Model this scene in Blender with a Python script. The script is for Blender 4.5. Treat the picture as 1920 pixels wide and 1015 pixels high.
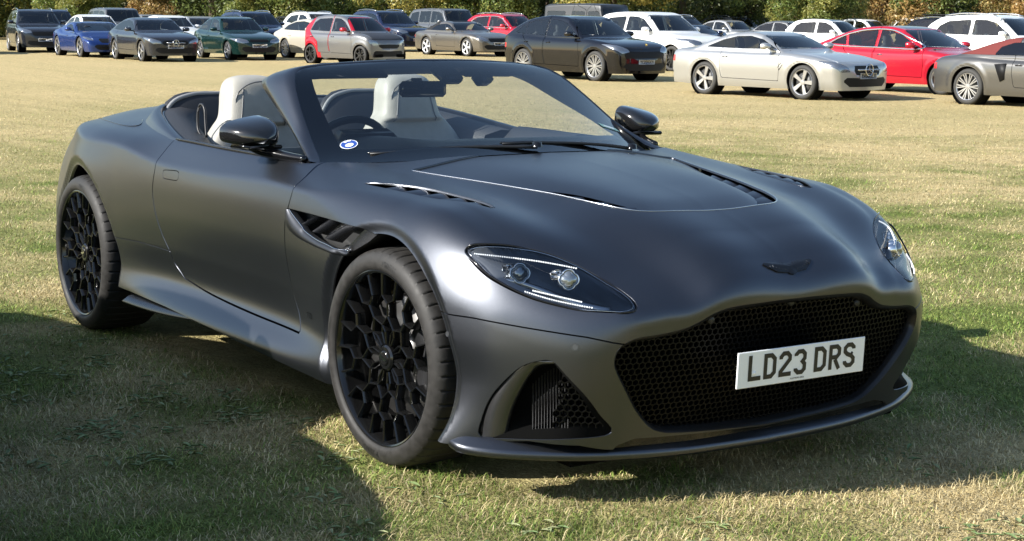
# A satin grey convertible parked on a dry grass field, rows of parked cars and a hedge of trees behind it.
import bpy, math, random
import numpy as np
from mathutils import Vector, Matrix
for o in list(bpy.data.objects): bpy.data.objects.remove(o, do_unlink=True)
R = math.radians
SC = bpy.context.scene
COL = SC.collection
# ------------------------------------------------------------------ camera
cam_d = bpy.data.cameras.new('camera'); cam = bpy.data.objects.new('camera', cam_d); COL.objects.link(cam)
_f = Vector((-.82542544, .54410455, -.1504097)); _r = Vector((.54912623, .8356848, .00955486)); _u = Vector((-.13089394, .07470709, .98857758))
cam.matrix_world = Matrix(((_r.x, _u.x, -_f.x, 4.6831), (_r.y, _u.y, -_f.y, -3.5158), (_r.z, _u.z, -_f.z, 1.4598), (0, 0, 0, 1)))
cam_d.lens = 59.23; cam_d.sensor_width = 36; cam_d.clip_start = .05; cam_d.clip_end = 2000
SC.camera = cam
# ------------------------------------------------------------------ light
SUN = Vector((.40, 1.65, -1.0)).normalized()          # direction the light travels
w = bpy.data.worlds.new('World'); SC.world = w; w.use_nodes = True
sky = w.node_tree.nodes.new('ShaderNodeTexSky'); sky.sky_type = 'NISHITA'; sky.sun_disc = False
sky.sun_elevation = math.asin(-SUN.z); sky.sun_rotation = math.atan2(-SUN.x, -SUN.y)
sky.air_density = 1.1; sky.dust_density = .6; sky.ozone_density = 1.2
w.node_tree.links.new(sky.outputs[0], w.node_tree.nodes['Background'].inputs[0])
w.node_tree.nodes['Background'].inputs[1].default_value = .095
sun_d = bpy.data.lights.new('sun', 'SUN'); sun_d.energy = 5.0; sun_d.angle = R(.55); sun_d.color = (1, .965, .90)
sun = bpy.data.objects.new('sun', sun_d); COL.objects.link(sun); sun.rotation_euler = SUN.to_track_quat('-Z', 'Y').to_euler()
SC.view_settings.view_transform = 'Standard'; SC.view_settings.look = 'None'; SC.view_settings.gamma = 1
SC.view_settings.exposure = .98; SC.view_settings.use_curve_mapping = False
SC.cycles.max_bounces = 8; SC.cycles.transparent_max_bounces = 16; SC.cycles.caustics_reflective = False; SC.cycles.caustics_refractive = False
# ---------------------------------------------------------------- splines
class Sp:
    """cubic Hermite through (x,v) points; v may hold several columns"""
    def __init__(s, x, v, mono=False):
        s.x = np.asarray(x, float); v = np.asarray(v, float)
        s.v = v if v.ndim > 1 else v[:, None]
        h = np.diff(s.x)[:, None]; d = np.diff(s.v, axis=0)/h
        m = np.empty_like(s.v); m[0] = d[0]; m[-1] = d[-1]
        if len(s.x) > 2: m[1:-1] = (d[:-1]*h[1:] + d[1:]*h[:-1])/(h[1:] + h[:-1])
        if mono and len(s.x) > 2:      # no overshoot
            a, b = d[:-1], d[1:]; m[1:-1] = np.where(a*b > 0, 2*a*b/np.where(a+b == 0, 1, a+b), 0)
        s.m = m
    def __call__(s, q):
        q = np.asarray(q, float); i = np.clip(np.searchsorted(s.x, q) - 1, 0, len(s.x) - 2)
        h = (s.x[i+1] - s.x[i])[:, None]; t = np.clip((q - s.x[i])[:, None]/h, -3, 4)
        lo = t < 0; hi = t > 1; tc = np.clip(t, 0, 1); t2 = tc*tc; t3 = t2*tc
        r = (2*t3-3*t2+1)*s.v[i] + (t3-2*t2+tc)*h*s.m[i] + (3*t2-2*t3)*s.v[i+1] + (t3-t2)*h*s.m[i+1]
        return r + np.where(lo, t*h*s.m[i], 0) + np.where(hi, (t-1)*h*s.m[i+1], 0)
class Lines:
    """surface v(x, q): character lines j with position q_j(x) and height v_j(x)"""
    def __init__(s, x, q, v):
        s.n = len(q); s.q = Sp(x, np.array(q, float).T); s.v = Sp(x, np.array(v, float).T)
    def __call__(s, x, q):
        Q = s.q(x); V = s.v(x); n = len(x); r = np.arange(n)
        h = np.diff(Q, axis=1); d = np.diff(V, axis=1)/h
        m = np.empty_like(V); m[:, 0] = d[:, 0]; m[:, -1] = d[:, -1]
        m[:, 1:-1] = (d[:, :-1]*h[:, 1:] + d[:, 1:]*h[:, :-1])/(h[:, 1:] + h[:, :-1])
        i = np.clip((q[:, None] >= Q).sum(1) - 1, 0, s.n - 2)
        hh = h[r, i]; t = (q - Q[r, i])/hh; tc = np.clip(t, 0, 1); t2 = tc*tc; t3 = t2*tc
        out = (2*t3-3*t2+1)*V[r, i] + (t3-2*t2+tc)*hh*m[r, i] + (3*t2-2*t3)*V[r, i+1] + (t3-t2)*hh*m[r, i+1]
        out = out + np.where(t < 0, t*hh*m[r, i], 0) + np.where(t > 1, (t-1)*hh*m[r, i+1], 0)
        return out
def smax(a, b, k):
    h = np.maximum(k - np.abs(a-b), 0)/k
    return np.maximum(a, b) + h*h*k*.25
def smin(a, b, k): return -smax(-a, -b, k)
def sstep(a, b, x):
    t = np.clip((x-a)/(b-a), 0, 1); return t*t*(3-2*t)
# ---------------------------------------------------------------- box-ray shell of an implicit body (half, y >= 0)
def box_shell(f, xs, ys, zs, inner, smooth=24):
    """grid on the top, side, front and rear of a box, each vertex shot outward from the inner box to f = 0"""
    V = []; key = {}; T = []
    def vid(p):
        k = tuple(np.round(p, 5))
        if k not in key: key[k] = len(V); V.append(p)
        return key[k]
    def grid(P, flip):
        a, b = P.shape[:2]; I = np.array([[vid(P[i, j]) for j in range(b)] for i in range(a)])
        q = np.stack([I[:-1, :-1], I[1:, :-1], I[1:, 1:], I[:-1, 1:]], -1).reshape(-1, 4)
        if flip: q = q[:, ::-1]
        T.append(q)
    xs, ys, zs = map(np.asarray, (xs, ys, zs))
    g = lambda a, b: np.meshgrid(a, b, indexing='ij')
    X, Y = g(xs, ys); grid(np.stack([X, Y, 0*X+zs[-1]], -1), False)
    X, Z = g(xs, zs); grid(np.stack([X, 0*X+ys[-1], Z], -1), True)
    Y, Z = g(ys, zs); grid(np.stack([0*Y+xs[-1], Y, Z], -1), False)
    Y, Z = g(ys, zs); grid(np.stack([0*Y+xs[0], Y, Z], -1), True)
    V = np.array(V); Q = np.concatenate(T)
    lo = np.array([inner[0][0], inner[1][0], inner[2][0]]); hi = np.array([inner[0][1], inner[1][1], inner[2][1]])
    A = np.clip(V, lo, hi); D = V - A; L = np.linalg.norm(D, axis=1, keepdims=True); D = D/L
    s0 = np.zeros(len(V)); s1 = L[:, 0]*1.0 + .35
    for _ in range(smooth):
        m = (s0+s1)/2; inside = f(A + D*m[:, None]) < 0
        s0 = np.where(inside, m, s0); s1 = np.where(inside, s1, m)
    P = A + D*((s0+s1)/2)[:, None]
    P[np.abs(V[:, 1]) < 1e-9, 1] = 0
    return P, np.concatenate([Q[:, [0, 1, 2]], Q[:, [0, 2, 3]]])
def clip(P, T, phi):
    """keep phi > 0, cutting triangles on the zero line"""
    pos = phi > 0; c = pos[T].sum(1)
    keep = T[c == 3]; out = [keep]; newP = []; cache = {}
    def cut(a, b):
        k = (a, b) if a < b else (b, a)
        if k not in cache:
            t = phi[k[0]]/(phi[k[0]]-phi[k[1]]); cache[k] = len(P) + len(newP); newP.append(P[k[0]]*(1-t) + P[k[1]]*t)
        return cache[k]
    for tri in T[c == 1]:
        j = int(np.argmax(pos[tri])); a, b, d = tri[j], tri[(j+1) % 3], tri[(j+2) % 3]
        out.append(np.array([[a, cut(a, b), cut(a, d)]]))
    for tri in T[c == 2]:
        j = int(np.argmin(pos[tri])); a, b, d = tri[j], tri[(j+1) % 3], tri[(j+2) % 3]
        ab, ad = cut(a, b), cut(a, d); out.append(np.array([[ab, b, d], [ab, d, ad]]))
    T2 = np.concatenate(out); P2 = np.concatenate([P, np.array(newP)]) if newP else P
    u, inv = np.unique(T2, return_inverse=True)
    return P2[u], inv.reshape(-1, 3)
def largest(P, T):
    """keep only the biggest connected piece"""
    n = len(P); lab = np.arange(n)
    for _ in range(400):
        m = lab[T].min(1); new = lab.copy(); np.minimum.at(new, T.ravel(), np.repeat(m, 3)); new = new[new]
        if (new == lab).all(): break
        lab = new
    v, c = np.unique(lab[T[:, 0]], return_counts=True); T = T[lab[T[:, 0]] == v[np.argmax(c)]]
    u, inv = np.unique(T, return_inverse=True); return P[u], inv.reshape(-1, 3)
def sdist(q, poly):
    """signed distance of 2D points to a closed polygon, + inside"""
    poly = np.asarray(poly, float); n = len(poly); best = np.full(len(q), 1e9); ins = np.zeros(len(q), bool)
    for i in range(n):
        a, b = poly[i], poly[(i+1) % n]; e = b-a; w = q-a
        t = np.clip((w@e)/max(e@e, 1e-12), 0, 1); d = w - t[:, None]*e
        best = np.minimum(best, (d*d).sum(1))
        c = (a[1] <= q[:, 1]) != (b[1] <= q[:, 1])
        if e[1] != 0: ins ^= c & (q[:, 0] < a[0] + (q[:, 1]-a[1])/e[1]*e[0])
    return np.where(ins, 1, -1)*np.sqrt(best)
def smooth_poly(p, n=10, closed=True):
    """Catmull-Rom through the points"""
    p = np.asarray(p, float); m = len(p); out = []
    for i in range(m if closed else m-1):
        g = (lambda k: p[k % m]) if closed else (lambda k: p[min(max(k, 0), m-1)])
        a, b, c, d = g(i-1), g(i), g(i+1), g(i+2)
        for t in np.arange(n)/n:
            out.append(.5*(2*b + (c-a)*t + (2*a-5*b+4*c-d)*t*t + (3*b-a-3*c+d)*t**3))
    if not closed: out.append(p[-1])
    return np.array(out)
def grad(f, P, e=1.5e-3):
    G = np.stack([f(P + e*d) - f(P - e*d) for d in np.eye(3)], 1)
    return G/np.maximum(np.linalg.norm(G, axis=1, keepdims=True), 1e-9)
# ------------------------------------------------------------------ blender helpers
_mats = {}
def mat(name, col=(.5, .5, .5), rough=.5, metal=0., spec=.5, coat=0., emit=0., noise=None, bump=None, alpha=None):
    """principled material; noise = (scale, amount) colour mottling, bump = (scale, strength)"""
    if name in _mats: return _mats[name]
    m = bpy.data.materials.new(name); m.use_nodes = True; nt = m.node_tree; b = nt.nodes['Principled BSDF']
    b.inputs['Base Color'].default_value = (*col, 1); b.inputs['Roughness'].default_value = rough; b.inputs['Metallic'].default_value = metal
    b.inputs['Specular IOR Level'].default_value = spec; b.inputs['Coat Weight'].default_value = coat; b.inputs['Coat Roughness'].default_value = .04
    if emit: b.inputs['Emission Color'].default_value = (*col, 1); b.inputs['Emission Strength'].default_value = emit
    if noise or bump: tc = nt.nodes.new('ShaderNodeTexCoord')
    if noise:
        n = nt.nodes.new('ShaderNodeTexNoise'); n.inputs['Scale'].default_value = noise[0]; n.inputs['Detail'].default_value = 6
        nt.links.new(tc.outputs['Object'], n.inputs['Vector'])
        r = nt.nodes.new('ShaderNodeMapRange'); r.inputs[1].default_value = .3; r.inputs[2].default_value = .7
        r.inputs[3].default_value = 1-noise[1]; r.inputs[4].default_value = 1+noise[1]; nt.links.new(n.outputs[0], r.inputs[0])
        x = nt.nodes.new('ShaderNodeVectorMath'); x.operation = 'SCALE'; x.inputs[0].default_value = col; nt.links.new(r.outputs[0], x.inputs['Scale'])
        nt.links.new(x.outputs[0], b.inputs['Base Color'])
        r2 = nt.nodes.new('ShaderNodeMapRange'); r2.inputs[1].default_value = .3; r2.inputs[2].default_value = .7
        r2.inputs[3].default_value = max(.02, rough-noise[1]*.25); r2.inputs[4].default_value = min(1, rough+noise[1]*.25)
        nt.links.new(n.outputs[0], r2.inputs[0]); nt.links.new(r2.outputs[0], b.inputs['Roughness'])
    if bump:
        n = nt.nodes.new('ShaderNodeTexNoise'); n.inputs['Scale'].default_value = bump[0]; n.inputs['Detail'].default_value = 4
        nt.links.new(tc.outputs['Object'], n.inputs['Vector'])
        bp = nt.nodes.new('ShaderNodeBump'); bp.inputs['Strength'].default_value = bump[1]; bp.inputs['Distance'].default_value = .01
        nt.links.new(n.outputs[0], bp.inputs['Height']); nt.links.new(bp.outputs[0], b.inputs['Normal'])
    _mats[name] = m; return m
def glass(name, tint=(.8, .85, .85), ior=1.5, rough=0.):
    """single-sheet pane: tinted see-through plus Fresnel reflection"""
    if name in _mats: return _mats[name]
    m = bpy.data.materials.new(name); m.use_nodes = True; nt = m.node_tree; nt.nodes.remove(nt.nodes['Principled BSDF'])
    t = nt.nodes.new('ShaderNodeBsdfTransparent'); t.inputs[0].default_value = (*tint, 1)
    g = nt.nodes.new('ShaderNodeBsdfGlossy'); g.inputs['Roughness'].default_value = rough
    fr = nt.nodes.new('ShaderNodeFresnel'); fr.inputs[0].default_value = ior
    x = nt.nodes.new('ShaderNodeMixShader'); nt.links.new(fr.outputs[0], x.inputs[0]); nt.links.new(t.outputs[0], x.inputs[1]); nt.links.new(g.outputs[0], x.inputs[2])
    nt.links.new(x.outputs[0], nt.nodes['Material Output'].inputs[0])
    _mats[name] = m; return m
def tag(o, label=None, cat=None, group=None, kind=None):
    if label: o['label'] = label
    if cat: o['category'] = cat
    if group: o['group'] = group
    if kind: o['kind'] = kind
    return o
def empty(name, loc=(0, 0, 0), rz=0., scale=1.):
    o = bpy.data.objects.new(name, None); o.location = loc; o.rotation_euler = (0, 0, rz); o.scale = (scale,)*3; o.empty_display_size = .2
    COL.objects.link(o); return o
def obj(name, P, F, m, parent=None, smooth=True, normals=None, loc=None):
    me = bpy.data.meshes.new(name)
    P = np.asarray(P, float)
    if isinstance(F, np.ndarray) and F.ndim == 2 and F.shape[1] == 3:
        n = len(F); me.vertices.add(len(P)); me.vertices.foreach_set('co', P.ravel())
        me.loops.add(n*3); me.loops.foreach_set('vertex_index', F.astype(np.int32).ravel())
        me.polygons.add(n); me.polygons.foreach_set('loop_start', np.arange(n, dtype=np.int32)*3)
        me.update(calc_edges=True)
    else:
        me.from_pydata([tuple(p) for p in P], [], [tuple(int(i) for i in f) for f in F])
    me.materials.append(m)
    if smooth: me.polygons.foreach_set('use_smooth', np.ones(len(me.polygons), bool))
    if normals is not None: me.normals_split_custom_set_from_vertices(np.asarray(normals).tolist())
    o = bpy.data.objects.new(name, me); COL.objects.link(o)
    if parent is not None: o.parent = parent
    if loc is not None: o.location = loc
    return o
class MB:
    """collects shapes into one mesh"""
    def __init__(s): s.P = []; s.F = []; s.n = 0
    def add(s, P, F):
        P = np.asarray(P, float); s.P.append(P); s.F += [[int(i)+s.n for i in f] for f in F]; s.n += len(P); return s
    def box(s, c, d, rot=None, bev=.12):
        """box with bevelled corners (24 vertices)"""
        d = np.asarray(d, float)/2; b = min(d)*bev*2
        V = []; F = []
        for sx in (-1, 1):
            for sy in (-1, 1):
                for sz in (-1, 1):
                    k = np.array([sx, sy, sz])
                    for a in range(3):
                        v = k*(d-b); v[a] = k[a]*d[a]; V.append(v)
        V = np.array(V); idx = lambda sx, sy, sz, a: (((sx > 0)*2+(sy > 0))*2+(sz > 0))*3+a
        for a in range(3):
            u, w_ = [(1, 2), (2, 0), (0, 1)][a]
            for sg in (-1, 1):
                q = []
                for su, sw in ((-1, -1), (1, -1), (1, 1), (-1, 1)):
                    k = [0, 0, 0]; k[a] = sg; k[u] = su; k[w_] = sw; q.append(idx(*k, a))
                F.append(q if sg > 0 else q[::-1])
        for a in range(3):      # edge bevels along axis a
            u, w_ = [(1, 2), (2, 0), (0, 1)][a]
            for su in (-1, 1):
                for sw in (-1, 1):
                    k0 = [0, 0, 0]; k0[a] = -1; k0[u] = su; k0[w_] = sw; k1 = list(k0); k1[a] = 1
                    q = [idx(*k0, u), idx(*k1, u), idx(*k1, w_), idx(*k0, w_)]
                    F.append(q if su*sw > 0 else q[::-1])
        for sx in (-1, 1):
            for sy in (-1, 1):
                for sz in (-1, 1):
                    q = [idx(sx, sy, sz, 0), idx(sx, sy, sz, 1), idx(sx, sy, sz, 2)]
                    F.append(q if sx*sy*sz > 0 else q[::-1])
        if rot is not None: V = V@np.asarray(rot).T
        return s.add(V+np.asarray(c, float), F)
    def grid(s, G, closed_u=False, closed_v=False):
        G = np.asarray(G, float); a, b = G.shape[:2]; F = []
        for i in range(a if closed_u else a-1):
            for j in range(b if closed_v else b-1):
                F.append([i*b+j, ((i+1) % a)*b+j, ((i+1) % a)*b+(j+1) % b, i*b+(j+1) % b])
        return s.add(G.reshape(-1, 3), F)
    def lathe_y(s, prof, n=64, c=(0, 0, 0)):
        """profile of (r, y) turned round the y axis"""
        t = np.linspace(0, 2*np.pi, n, endpoint=False); prof = np.asarray(prof, float)
        G = np.stack([np.outer(np.cos(t), prof[:, 0]), np.outer(np.ones(n), prof[:, 1]), np.outer(np.sin(t), prof[:, 0])], -1)
        return s.grid(G+np.asarray(c, float), closed_u=True)
    def tube(s, path, r, n=8, closed=False):
        path = np.asarray(path, float); m = len(path); r = np.broadcast_to(r, (m,)); rings = []
        up = np.array([0, 0, 1.])
        for i in range(m):
            a = path[(i-1) % m] if closed or i > 0 else path[i]; b = path[(i+1) % m] if closed or i < m-1 else path[i]
            t = b-a; t = t/max(np.linalg.norm(t), 1e-9)
            e = np.cross(t, up if abs(t[2]) < .9 else np.array([1., 0, 0])); e /= np.linalg.norm(e); g = np.cross(e, t)
            an = np.linspace(0, 2*np.pi, n, endpoint=False)
            rings.append(path[i] + r[i]*(np.outer(np.cos(an), e)+np.outer(np.sin(an), g)))
        s.grid(np.array(rings), closed_u=closed, closed_v=True)
        if not closed:
            k = s.n-m*n; s.F.append([k+j for j in range(n)]); s.F.append([s.n-n+j for j in range(n)][::-1])
        return s
    def prism(s, poly, axis, lo, hi):
        """polygon in the plane without the axis, extruded from lo to hi"""
        poly = np.asarray(poly, float); n = len(poly); o = [k for k in range(3) if k != axis]
        V = np.zeros((2*n, 3)); V[:n, o[0]] = V[n:, o[0]] = poly[:, 0]; V[:n, o[1]] = V[n:, o[1]] = poly[:, 1]; V[:n, axis] = lo; V[n:, axis] = hi
        return s.add(V, [list(range(n))[::-1], list(range(n, 2*n))]+[[i, (i+1) % n, n+(i+1) % n, n+i] for i in range(n)])
    def build(s, name, m, parent=None, smooth=True, mirror=False, loc=None, sharp=None):
        P = np.concatenate(s.P); F = s.F
        if mirror: P = P*np.array([1, -1, 1]); F = [f[::-1] for f in F]
        o = obj(name, P, F, m, parent, smooth, loc=loc)
        if sharp: 
            try: o.data.set_sharp_from_angle(angle=R(sharp))
            except Exception: pass
        return o
def rotz(a): return np.array([[math.cos(a), -math.sin(a), 0], [math.sin(a), math.cos(a), 0], [0, 0, 1]])
def roty(a): return np.array([[math.cos(a), 0, math.sin(a)], [0, 1, 0], [-math.sin(a), 0, math.cos(a)]])
def rotx(a): return np.array([[1, 0, 0], [0, math.cos(a), -math.sin(a)], [0, math.sin(a), math.cos(a)]])
MY = np.array([1., -1, 1])
def boundary(P, T):
    """directed boundary edges that are not on the centre plane"""
    E = np.concatenate([T[:, [0, 1]], T[:, [1, 2]], T[:, [2, 0]]]); k = np.sort(E, 1); c = k[:, 0].astype(np.int64)*10**7+k[:, 1]
    u, idx, cnt = np.unique(c, return_index=True, return_counts=True); E = E[idx[cnt == 1]]
    return E[~((np.abs(P[E[:, 0], 1]) < 1e-5) & (np.abs(P[E[:, 1], 1]) < 1e-5))]
def panel(name, P, T, f, m, parent, sides='join', depth=.014, off=0., nrm=None):
    """body panel cut from the half shell, with its edges turned inward; sides: join = one piece over the centre line, both = a left and a right piece"""
    N = grad(f, P) if nrm is None else nrm
    P = P + N*off if np.ndim(off) == 0 else P + N*off[:, None]
    E = boundary(P, T); u, inv = np.unique(E, return_inverse=True); inv = inv.reshape(-1, 2)
    if depth and len(E):
        # rounded turn-in: the outer edge keeps the surface normal, the inner row looks along the edge
        a = P[u]; b = P[u]-N[u]*depth
        ed = P[E[:, 1]]-P[E[:, 0]]; side_ = np.cross(ed, N[E[:, 0]]); sn = np.zeros_like(a)
        np.add.at(sn, inv[:, 0], side_); np.add.at(sn, inv[:, 1], side_); sn /= np.maximum(np.linalg.norm(sn, axis=1, keepdims=True), 1e-9)
        n0 = len(P); n1 = n0+len(u)
        q = np.stack([n0+inv[:, 1], n0+inv[:, 0], n1+inv[:, 0], n1+inv[:, 1]], 1)
        P = np.concatenate([P, a, b]); N = np.concatenate([N, sn*.8+N[u]*.6, sn])
        T = np.concatenate([T, q[:, [0, 1, 2]], q[:, [0, 2, 3]]])
    out = []
    if sides == 'join':
        out.append(obj(name, np.concatenate([P, P*MY]), np.concatenate([T, T[:, ::-1]+len(P)]), m, parent, normals=np.concatenate([N, N*MY])))
    else:
        if sides in ('both', 'right'): out.append(obj(name, P*MY, T[:, ::-1], m, parent, normals=N*MY))
        if sides in ('both', 'left'): out.append(obj(name, P, T, m, parent, normals=N))
    return out
def plane_of(pts):
    """projection axes fitted to a loop of 3D points"""
    pts = np.asarray(pts, float); c = pts.mean(0); u, s, vt = np.linalg.svd(pts-c); return c, vt[0], vt[1], vt[2]
def to2d(P, fr): return np.stack([(P-fr[0])@fr[1], (P-fr[0])@fr[2]], 1)
# ------------------------------------------------------------------ plate lettering (strokes on a 5 x 8 field, width 1.4)
_G = {'L': [[(.7, 8), (.7, .7), (5, .7)]], 'D': [[(.7, .7), (3, .7), (4.3, 1.9), (4.3, 6.1), (3, 7.3), (.7, 7.3), 0]],
 '2': [[(.7, 5.6), (.7, 6.3), (1.7, 7.3), (3.3, 7.3), (4.3, 6.3), (4.3, 5.3), (.7, 1.6), (.7, .7), (5, .7)]],
 '3': [[(.7, 6), (.7, 6.4), (1.7, 7.3), (3.3, 7.3), (4.3, 6.4), (4.3, 5), (3.4, 4.1), (4.3, 3.2), (4.3, 1.6), (3.3, .7), (1.7, .7), (.7, 1.6), (.7, 2.1)]],
 'R': [[(.7, 0), (.7, 8)], [(1.4, 7.3), (3.3, 7.3), (4.3, 6.4), (4.3, 4.9), (3.3, 3.9), (1.4, 3.9)], [(2.6, 3.2), (4.4, 0)]],
 'S': [[(4.3, 5.9), (4.3, 6.4), (3.3, 7.3), (1.7, 7.3), (.7, 6.4), (.7, 5.2), (1.6, 4.4), (3.4, 3.7), (4.3, 2.8), (4.3, 1.6), (3.3, .7), (1.7, .7), (.7, 1.6), (.7, 2.2)]],
 '0': [[(1.7, .7), (3.3, .7), (4.3, 1.7), (4.3, 6.3), (3.3, 7.3), (1.7, 7.3), (.7, 6.3), (.7, 1.7), 0]],
 '1': [[(1.2, 6.2), (2.5, 7.3), (2.5, 0)]], '4': [[(3.6, 0), (3.6, 7.3), (.7, 2.6), (5, 2.6)]], '6': [[(4.2, 6.4), (3.3, 7.3), (1.7, 7.3), (.7, 6.3), (.7, 1.7), (1.7, .7), (3.3, .7), (4.3, 1.7), (4.3, 3.3), (3.3, 4.3), (1.5, 4.3)]],
 'X': [[(.4, 0), (4.6, 8)], [(.4, 8), (2.1, 4.8)], [(2.9, 3.2), (4.6, 0)]], 'Y': [[(.5, 8), (2.5, 4.2), (4.5, 8)], [(2.5, 3.4), (2.5, 0)]],
 'C': [[(4.3, 6), (4.3, 6.3), (3.3, 7.3), (1.7, 7.3), (.7, 6.3), (.7, 1.7), (1.7, .7), (3.3, .7), (4.3, 1.7), (4.3, 2.2)]],
 'E': [[(5, 7.3), (.7, 7.3), (.7, .7), (5, .7)], [(1.4, 4), (4.4, 4)]], 'K': [[(.7, 0), (.7, 8)], [(4.6, 8), (1.7, 4), (4.6, 0)]],
 'M': [[(.7, 0), (.7, 7.6), (2.5, 3.6), (4.3, 7.6), (4.3, 0)]], 'N': [[(.7, 0), (.7, 7.3), (4.3, .7), (4.3, 8)]],
 'J': [[(.6, 2), (.6, 1.6), (1.6, .7), (3, .7), (4, 1.6), (4, 8)]], 'B': [[(.7, .7), (3.3, .7), (4.3, 1.6), (4.3, 3.2), (3.4, 4.1), (4.1, 5), (4.1, 6.4), (3.2, 7.3), (.7, 7.3), 0]],
 'U': [[(.7, 8), (.7, 1.7), (1.7, .7), (3.3, .7), (4.3, 1.7), (4.3, 8)]], 'O': [[(1.7, .7), (3.3, .7), (4.3, 1.7), (4.3, 6.3), (3.3, 7.3), (1.7, 7.3), (.7, 6.3), (.7, 1.7), 0]],
 'T': [[(0, 7.3), (5, 7.3)], [(2.5, 6.6), (2.5, 0)]], 'W': [[(.4, 8), (1.4, .8), (2.5, 5), (3.6, .8), (4.6, 8)]], 'G': [[(4.3, 6.3), (3.3, 7.3), (1.7, 7.3), (.7, 6.3), (.7, 1.7), (1.7, .7), (3.3, .7), (4.3, 1.7), (4.3, 3.8), (2.7, 3.8)]],
 'H': [[(.7, 0), (.7, 8)], [(4.3, 0), (4.3, 8)], [(1.4, 4), (3.6, 4)]], 'A': [[(.5, 0), (2.5, 7.4), (4.5, 0)], [(1.7, 2.4), (3.3, 2.4)]], '8': [[(1.7, .7), (3.3, .7), (4.3, 1.6), (4.3, 3.2), (3.6, 4.1), (4.2, 5), (4.2, 6.4), (3.2, 7.3), (1.8, 7.3), (.8, 6.4), (.8, 5), (1.4, 4.1), (.7, 3.2), (.7, 1.6), 0]],
 'F': [[(5, 7.3), (.7, 7.3), (.7, 0)], [(1.4, 4), (4.2, 4)]], '9': [[(.8, 1.6), (1.7, .7), (3.3, .7), (4.3, 1.7), (4.3, 6.3), (3.3, 7.3), (1.7, 7.3), (.7, 6.3), (.7, 4.7), (1.7, 3.7), (3.5, 3.7)]], 'Z': [[(.2, 7.3), (4.4, 7.3), (.6, .7), (4.8, .7)]], 'P': [[(.7, 0), (.7, 8)], [(1.4, 7.3), (3.3, 7.3), (4.3, 6.4), (4.3, 4.9), (3.3, 3.9), (1.4, 3.9)]], 'V': [[(.4, 8), (2.5, .6), (4.6, 8)]], 'I': [[(2.5, 0), (2.5, 8)]], '7': [[(.3, 7.3), (4.2, 7.3), (2, 0)]], '5': [[(4.6, 7.3), (.9, 7.3), (.8, 4.4), (3.3, 4.4), (4.3, 3.5), (4.3, 1.6), (3.3, .7), (1.6, .7), (.6, 1.7)]]}
def ribbon(pts, w):
    closed = pts[-1] == 0
    p = np.array([q for q in pts if q != 0], float); n = len(p); L = []; Rr = []
    for i in range(n):
        a = p[i-1] if closed or i > 0 else None; b = p[(i+1) % n] if closed or i < n-1 else None
        d0 = None if a is None else (p[i]-a)/np.linalg.norm(p[i]-a); d1 = None if b is None else (b-p[i])/np.linalg.norm(b-p[i])
        if d0 is None: t = d1; k = 1
        elif d1 is None: t = d0; k = 1
        else: t = d0+d1; t /= np.linalg.norm(t); k = 1/max(.35, t@d1)
        nn = np.array([-t[1], t[0]])*w/2*k; L.append(p[i]+nn); Rr.append(p[i]-nn)
    V = np.array(L+Rr); m = n if closed else n-1
    return V, [[i, n+i, n+(i+1) % n, (i+1) % n] for i in range(m)]
def lettering(text, h=.079, gap=.011, space=.033, wch=.05, stroke=1.4):
    """2D strokes centred on the origin"""
    V = []; F = []; x = 0; n = 0
    for ch in text:
        if ch == ' ': x += space-gap; continue
        for s in _G[ch]:
            v, f = ribbon(s, stroke); v = v*np.array([wch/5, h/8])+np.array([x, 0]); V.append(v); F += [[k+n for k in q] for q in f]; n += len(v)
        x += wch+gap
    V = np.concatenate(V); V[:, 0] -= (x-gap)/2; V[:, 1] -= h/2
    return V, F
# ================================================================== field, grass, hedge trees
rng = np.random.default_rng(7)
def vnoise(x, y, s, seed=0):
    """smooth value noise in 0..1"""
    x = np.asarray(x)/s+1000.5+seed*17.3; y = np.asarray(y)/s+1000.5+seed*9.1; i = np.floor(x).astype(np.int64); j = np.floor(y).astype(np.int64); u = x-i; v = y-j
    def h(a, b): n = (a*374761393+b*668265263+seed*974634777) & 0xffffffff; n = ((n ^ (n >> 13))*1274126177) & 0xffffffff; return ((n ^ (n >> 16)) & 0xffff)/65535.
    u = u*u*(3-2*u); v = v*v*(3-2*v)
    return (h(i, j)*(1-u)+h(i+1, j)*u)*(1-v)+(h(i, j+1)*(1-u)+h(i+1, j+1)*u)*v
def ground_z(x, y): 
    d = np.hypot(np.asarray(x, float)+1.2, np.asarray(y, float)); return -.15*sstep(7, 27, d)
CAMXY = np.array([4.683, -3.516])
def greenness(x, y):
    d = np.hypot(x-CAMXY[0], y-CAMXY[1]); n = .36*vnoise(x, y, 1.1, 1)+.36*vnoise(x, y, .32, 2)+.28*vnoise(x, y, 3.5, 3)
    b = np.interp(d, [3, 6, 9, 13, 18, 26, 40], [.52, .58, .70, .62, .34, .13, .05])
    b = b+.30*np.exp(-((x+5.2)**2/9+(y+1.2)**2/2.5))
    return np.clip(b+2.5*(n-.5)*np.interp(d, [5, 16, 30], [1, .7, .22]), 0, 1)
g1 = np.concatenate([-np.geomspace(400, 12, 34), np.linspace(-11.8, 11.8, 210), np.geomspace(12, 400, 34)])
gx, gy = np.meshgrid(g1+.5, g1+.5, indexing='ij'); gz = ground_z(gx, gy)+.012*(vnoise(gx, gy, .6, 5)-.5)*sstep(2.5, 4, np.hypot(gx+1.4, gy)); nG = len(g1)
ii = (np.arange(nG-1)[:, None]*nG+np.arange(nG-1)).ravel(); tri = np.concatenate([np.stack([ii, ii+nG, ii+nG+1], 1), np.stack([ii, ii+nG+1, ii+1], 1)])
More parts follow.
